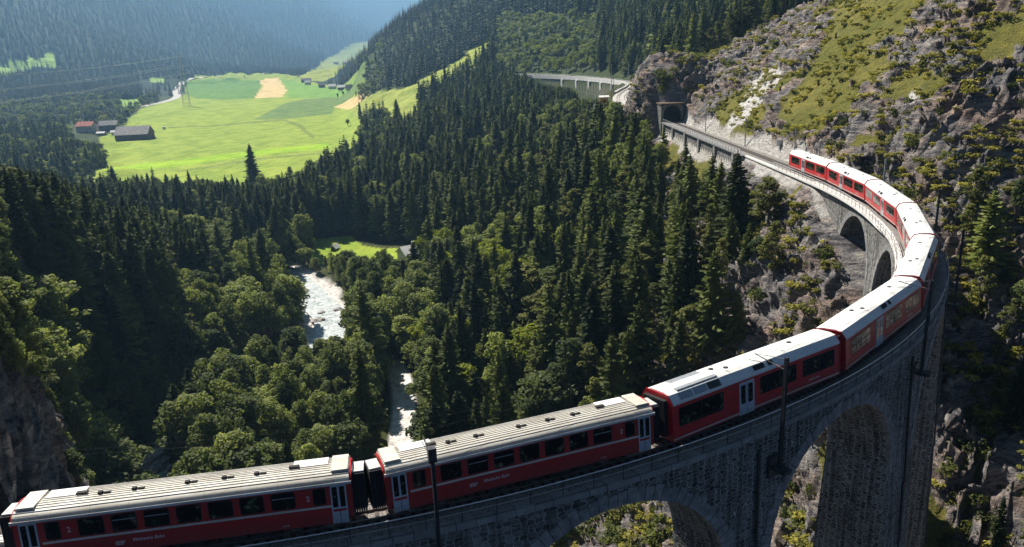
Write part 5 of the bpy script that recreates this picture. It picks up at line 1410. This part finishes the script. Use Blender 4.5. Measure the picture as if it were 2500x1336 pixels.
# shrubs on the rock slopes
SH = []
def scatter(n, px0, px1, py0, py1, hmin, hmax, cond=None):
    k = 0; tries = 0
    while k < n and tries < n * 6:
        tries += 1; px, py = random.uniform(px0, px1), random.uniform(py0, py1); x, y, z = hit(px, py)
        s_, l_ = track_sl(np.array([x]), np.array([y])); s_, l_ = float(s_[0]), float(l_[0])
        if -60 < s_ < 236 and abs(l_) < 4.5: continue
        if cond and not cond(px, py, s_, l_): continue
        SH.append(dict(x=x, y=y, z=z, sp='shrub', H=random.uniform(hmin, hmax), px=px, py=py)); k += 1
above_line = lambda px, py, s_, l_: py > 195 - (px - 1575) * .62 and l_ < 0
scatter(70, 1590, 2500, 0, 560, .7, 2.8, lambda px, py, s_, l_: l_ < -4 and py > 200 - (px - 1575) * .75 and fbm(np.array([px / 160.]), np.array([py / 160.]), np.array([0.]), 3, 3)[0] > -.25)
scatter(45, 1600, 1900, 60, 230, 1.5, 4.2, lambda px, py, s_, l_: py > 190 - (px - 1575) * .62 and py < 260 - (px - 1600) * .45)
scatter(50, 1680, 2140, 420, 760, 1.2, 3.2, lambda px, py, s_, l_: l_ > 5)
scatter(40, 1370, 1680, 1200, 1336, 1.6, 3.6)
scatter(20, 1880, 2050, 1000, 1336, 1.4, 3.0)
scatter(60, 2240, 2500, 860, 1336, .8, 2.6, lambda px, py, s_, l_: l_ < -6)
scatter(30, 2300, 2500, 380, 860, .8, 2.4, lambda px, py, s_, l_: l_ < -6)
_n0 = len(SH)
for it in SH[:0]: pass
label_trees(indiv); label_trees(SH)
for i, it in enumerate(indiv): plant(it, i * 7 + int(it['px']))
for i, it in enumerate(SH): plant(it, i)
for i, (x, y, z, spn, H, lb) in enumerate(EXTRA): plant(dict(x=x, y=y, z=z, sp=spn, H=H, label=lb), i)

# ---- the rest of the forest, nobody could count it: points carrying whole trees
SRC = bpy.data.collections.new('tree_kinds'); KIDX = {}
def join_src(name, cm, tr, k=1.):
    nv = len(cm.vertices); A = np.zeros(nv * 3, np.float32); cm.vertices.foreach_get('co', A); A = A.reshape(-1, 3)
    F = np.arange(nv).reshape(-1, 4); 
    if tr is not None:
        B = np.zeros(len(tr.vertices) * 3, np.float32); tr.vertices.foreach_get('co', B); B = B.reshape(-1, 3)
        G = np.array([list(p.vertices) for p in tr.polygons if len(p.vertices) == 4]) + nv
        V = np.concatenate([A, B]); mi = np.concatenate([np.zeros(len(F), int), np.ones(len(G), int)]); F = np.concatenate([F, G]); mats = [cm.materials[0], tr.materials[0]]
    else: V, mi, mats = A, np.zeros(len(F), int), [cm.materials[0]]
    me = npmesh(name, V / k, F, mats, mi); o = bpy.data.objects.new(name, me); SRC.objects.link(o); return o
names = []
def addsrc(key, cm, tr, H):
    nm = 'k%02d_%s' % (len(names), key); join_src(nm, cm, tr, H); KIDX.setdefault(key, []).append(len(names)); names.append(nm)
for spn in ('spruce', 'larch', 'pine', 'broadleaf', 'yellowleaf', 'shrub'):
    for cm, tr, H in PROTO[spn]: addsrc(spn, cm, tr, H)
for i in range(3): addsrc('spruce_lo', crown_mesh('c', spruce(500 + i, 24, 4.2, .9, True), M['spruce']), None, 24.)
for i in range(2): addsrc('broad_lo', crown_mesh('c', broad(520 + i, 14, 4.2, 54, True)[0], M['leaf']), None, 14.)
def vlo(i, H=24.):
    rg = np.random.default_rng(i); C_, A_, B_ = [], [], []
    for k in range(34):
        t = k / 34; z = H * (.1 + .88 * t); R = 3.6 * (1 - t) + .3; a = k * 2.4 + rg.uniform(-.4, .4); d = np.array([math.cos(a), math.sin(a), -.45])
        C_.append(d * R * .5 + np.array([0, 0, z])); A_.append(d * R * .5); B_.append(np.array([-d[1], d[0], 0]) * R * .36)
    return quads(np.array(C_), np.array(A_), np.array(B_))
for i in range(3): addsrc('vlo', crown_mesh('c', vlo(600 + i), M['spruce_shaded']), None, 24.)
V = clumps(700, [(rng.uniform(-.5, .5), rng.uniform(-.5, .5), .15) for _ in range(5)], [.35] * 5, 150, .10, .7, .5); addsrc('tuft', crown_mesh('c', V, M['tuft']), None, .5)
def instancer(name, P, rot, scl, idx, label=None):
    me = bpy.data.meshes.new(name); me.vertices.add(len(P)); me.vertices.foreach_set('co', np.asarray(P, np.float32).ravel())
    a = me.attributes.new('rot', 'FLOAT', 'POINT'); a.data.foreach_set('value', np.asarray(rot, np.float32))
    a = me.attributes.new('scl', 'FLOAT_VECTOR', 'POINT'); a.data.foreach_set('vector', np.asarray(scl, np.float32).ravel())
    a = me.attributes.new('kid', 'INT', 'POINT'); a.data.foreach_set('value', np.asarray(idx, np.int32)); me.update()
    o = bpy.data.objects.new(name, me); COL.objects.link(o); o['kind'] = 'stuff'
    if label: o['label'] = label
    g = bpy.data.node_groups.new(name, 'GeometryNodeTree')
    g.interface.new_socket('Geometry', in_out='INPUT', socket_type='NodeSocketGeometry'); g.interface.new_socket('Geometry', in_out='OUTPUT', socket_type='NodeSocketGeometry')
    nn = g.nodes; gi, go = nn.new('NodeGroupInput'), nn.new('NodeGroupOutput')
    ci = nn.new('GeometryNodeCollectionInfo'); ci.inputs['Collection'].default_value = SRC; ci.inputs['Separate Children'].default_value = True; ci.inputs['Reset Children'].default_value = True
    ip = nn.new('GeometryNodeInstanceOnPoints'); ip.inputs['Pick Instance'].default_value = True
    def attr(nm, ty):
        n_ = nn.new('GeometryNodeInputNamedAttribute'); n_.data_type = ty; n_.inputs['Name'].default_value = nm; return [q for q in n_.outputs if q.enabled and q.name == 'Attribute'][0]
    cx_ = nn.new('ShaderNodeCombineXYZ'); g.links.new(attr('rot', 'FLOAT'), cx_.inputs[2])
    g.links.new(gi.outputs[0], ip.inputs['Points']); g.links.new(ci.outputs[0], ip.inputs['Instance']); g.links.new(attr('kid', 'INT'), ip.inputs['Instance Index'])
    g.links.new(cx_.outputs[0], ip.inputs['Rotation']); g.links.new(attr('scl', 'FLOAT_VECTOR'), ip.inputs['Scale']); g.links.new(ip.outputs[0], go.inputs[0])
    md = o.modifiers.new('forest', 'NODES'); md.node_group = g
    return o
def build_stuff(name, ids, lod):
    P = []; rot = []; scl = []; kk = []
    for i in ids:
        key = sp[i]
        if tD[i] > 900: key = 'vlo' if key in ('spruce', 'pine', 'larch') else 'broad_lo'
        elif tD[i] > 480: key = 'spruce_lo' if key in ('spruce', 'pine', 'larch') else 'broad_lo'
        L = KIDX[key]; P.append((tx[i], ty[i], tz[i] - .3)); rot.append(random.uniform(0, 6.28)); w_ = hgt[i] * random.uniform(.8, 1.45); scl.append((w_, w_, hgt[i])); kk.append(L[random.randrange(len(L))])
    if P: instancer(name, P, rot, scl, kk)
for spn, nm in (('spruce', 'spruce_forest'), ('larch', 'larch_forest'), ('pine', 'pine_forest'), ('broadleaf', 'broadleaf_wood')):
    build_stuff(nm, stuff[spn] + (stuff['yellowleaf'] if spn == 'broadleaf' else []), 0)
# forest on the far mountains
P = []; D = 1400.
while D < 8600:
    st = max(9, D * .0062); X = np.arange(-.74 * D, -.02 * D, st); n = len(X); P.append(np.stack([X + rng.uniform(-.45, .45, n) * st, D + rng.uniform(-.45, .45, n) * st], 1)); D += st * 1.25
P = np.concatenate(P); x = P[:, 0] + CX; y = P[:, 1] + CY; z = height(x, y); a, b, _ = proj(x, y, z)
k = (a > -60) & (a < 1250) & (b > -60) & (b < 260) & ~inpoly(x, y, FIELD)
for poly in HILLM + FARM_: k &= ~inpoly(x, y, poly)
k &= ~((P[:, 1] < 2000) & (P[:, 0] / P[:, 1] > -.46) & (P[:, 0] / P[:, 1] < -.21) & (rng.random(len(x)) < .9))
x, y, z, D = x[k], y[k], z[k], P[k, 1]
hh = rng.uniform(17, 27, len(x)) * np.clip(D / 2600, 1., 1.9)
instancer('mountain_forest', np.stack([x, y, z - 1], 1), rng.uniform(0, 6.28, len(x)), np.stack([hh * 1.1, hh * 1.1, hh], 1), np.array([random.choice(KIDX['vlo']) for _ in x]))
# grass tufts over the open rock slope
px = rng.uniform(1400, 2500, 2600); py = rng.uniform(0, 1336, 2600)
sel = GV[::7]; sx2, sy2, sz2 = sel[:, 0], sel[:, 1], sel[:, 2]; a, b, dp_ = proj(sx2, sy2, sz2); s_, l_ = track_sl(sx2, sy2); DD = sy2 - CY
nn_ = fbm(sx2 / 7, sy2 / 7, sz2 / 7, 3, 9)
k = (a > 1350) & (a < 2560) & (b > -40) & (b < 1380) & (DD < 330) & (((l_ < -4) | ((l_ > 6) & (l_ < 40))) | (DD < 125)) & (nn_ > -.25) & (rng.random(len(sel)) < .42)
k &= ~((np.abs(l_) < 5) & (s_ > -60))
sel = sel[k]; n = len(sel); sc_ = rng.uniform(.35, 1.25, n)
instancer('grass_tufts', sel, rng.uniform(0, 6.28, n), np.stack([sc_, sc_, sc_ * .8], 1), np.full(n, KIDX['tuft'][0]))

# ------------------------------------------------------------------ boulders by the river, stumps on the slope
def boulder(i, x, y, z, r, label, m='rockstone'):
    rg = np.random.default_rng(900 + i); import bmesh
    bm = bmesh.new(); bmesh.ops.create_icosphere(bm, subdivisions=3, radius=1.)
    for v in bm.verts:
        c = v.co; k = 1 + .28 * float(ridged(np.array([c.x * 1.1 + i]), np.array([c.y * 1.1]), np.array([c.z * 1.1]), 3, i)[0]); v.co = Vector((c.x * r * k * 1.25, c.y * r * k, c.z * r * k * .8))
    me = bpy.data.meshes.new('boulder'); bm.to_mesh(me); bm.free(); me.materials.append(M['rockstone'])
    o = bpy.data.objects.new('boulder', me); COL.objects.link(o); o.location = (x, y, z + r * .2); o.rotation_euler = (0, 0, rg.uniform(0, 6)); tag(o, label, 'boulder', 'pale boulders along the river')
M['rockstone'] = m_noisy('pale_river_rock', (.20, .18, .17), (.55, .51, .47), .8, .9, .6)
for i, (px, py, r, lb) in enumerate([(300, 1150, 2.6, 'pale boulder left of the river gap above the rearmost coach'), (345, 1145, 3.2, 'widest pale boulder above the rearmost coach'), (378, 1155, 2.0, 'rounded boulder beside the white water above the rearmost coach'), (275, 1165, 2.2, 'leftmost pale boulder by the cliff spire'),
        (395, 1120, 1.8, 'upper boulder at the edge of the white water'), (430, 1100, 2.0, 'boulder in the shade above the white water'), (745, 715, 1.4, 'dark boulder at the head of the rapids'), (825, 762, 1.3, 'boulder on the right bank of the rapids'), (780, 790, 1.6, 'boulder on the left bank of the rapids'), (785, 770, 1.2, 'small boulder above the left bank boulder of the rapids')]):
    x, y, z = hit(px, py); boulder(i, x, y, z, r, lb)
for i, (px, py) in enumerate([(1962, 88), (1976, 84), (2040, 96), (1905, 228), (1798, 232), (2302, 278), (2280, 10), (2200, 5), (1998, 212)]):
    x, y, z = hit(px, py); r = empty('tree_stump', (x, y, z), random.uniform(0, 6), 'dark charred stump on the grassy rock slope, %s from the left' % ORD[sorted([1962, 1976, 2040, 1905, 1798, 2302, 2280, 2200, 1998]).index(px)], 'tree stump', 'stumps on the rock slope')
    mb = MB(); mb.tube((0, 0, -.3), (.1, 0, 1.5), .32, .2, 8); mb.tube((.05, 0, 1.0), (.5, .1, 1.6), .09, .05, 5); mb.build('stump_wood', M['woodwall'], r)
# rock spires of the left cliff
def spire(i, px, py, D, h, r, label):
    u, v, t = ray(px, py); x = CX + u / v * D; y = CY + D; z = CZ + t / v * D
    rg = np.random.default_rng(950 + i); na, nzr = 28, 34; V = []
    for k in range(nzr + 1):
        f = k / nzr; rr = r * (1 - f) ** .75 + .08
        for j in range(na):
            a = 6.2832 * j / na; nx_ = math.cos(a) * 1.4; ny_ = math.sin(a) * 1.4
            q_ = rr * (1 + .38 * float(ridged(np.array([nx_ + i * 3]), np.array([ny_]), np.array([f * h * .16]), 4, 40 + i)[0]) - .1)
            V.append((q_ * math.cos(a) * 1.3, q_ * math.sin(a), f * h * 1.0 - h * .35))
    F = np.array([(k * na + j, k * na + (j + 1) % na, (k + 1) * na + (j + 1) % na, (k + 1) * na + j) for k in range(nzr) for j in range(na)])
    me = npmesh('rock_spire', np.array(V), F, [M['cliff']]); o = bpy.data.objects.new('rock_spire', me); COL.objects.link(o); o.location = (x, y, z - h * .5); tag(o, label, 'rock', 'rock spires of the left cliff')
def m_cliff():
    m = mat('pinkish_cliff_rock', (.3, .26, .24), .95, spec=.1); g = N(m); tc = g.n('ShaderNodeTexCoord').outputs['Object']
    n = g.noise(g.mapping(tc, (1, 1, .35)), .5, 8, .7, .4); g.color(g.ramp(n, [(.3, (.08, .07, .07)), (.5, (.26, .22, .205)), (.7, (.46, .40, .37))])); g.bump(n, .9, .6); return m
M['cliff'] = m_cliff()
for i, a_ in enumerate([(80, 1180, 112, 26, 5.5, 'broad pinkish rock buttress lowest on the left cliff'), (150, 1160, 118, 19, 3.6, 'pinkish rock spire right of the broad buttress'), (257, 1165, 126, 11, 3.0, 'small pointed rock spire nearest the river boulders'), (120, 1040, 128, 16, 5.0, 'rounded rock outcrop in the middle of the left cliff'), (100, 910, 138, 9, 3.0, 'pale rock ledge high on the left cliff'), (95, 500, 205, 18, 5.5, 'shaded rock face among trees at the upper left'), (15, 760, 150, 12, 3.5, 'rock edge at the left margin')]):
    spire(i, *a_)

# ------------------------------------------------------------------ haze in the valley air
mb = MB(); mb.box(-19500, 19500, -400, 14500, -78, 1340); hz = mb.build('haze', []); hz['kind'] = 'stuff'
hm = bpy.data.materials.new('valley_air'); hm.use_nodes = True; t_ = hm.node_tree; t_.nodes.clear()
vo = t_.nodes.new('ShaderNodeVolumePrincipled'); vo.inputs['Color'].default_value = (.32, .62, 1.0, 1); vo.inputs['Density'].default_value = .00012; vo.inputs['Anisotropy'].default_value = .35
oo = t_.nodes.new('ShaderNodeOutputMaterial'); t_.links.new(vo.outputs[0], oo.inputs['Volume']); hz.data.materials.clear(); hz.data.materials.append(hm)
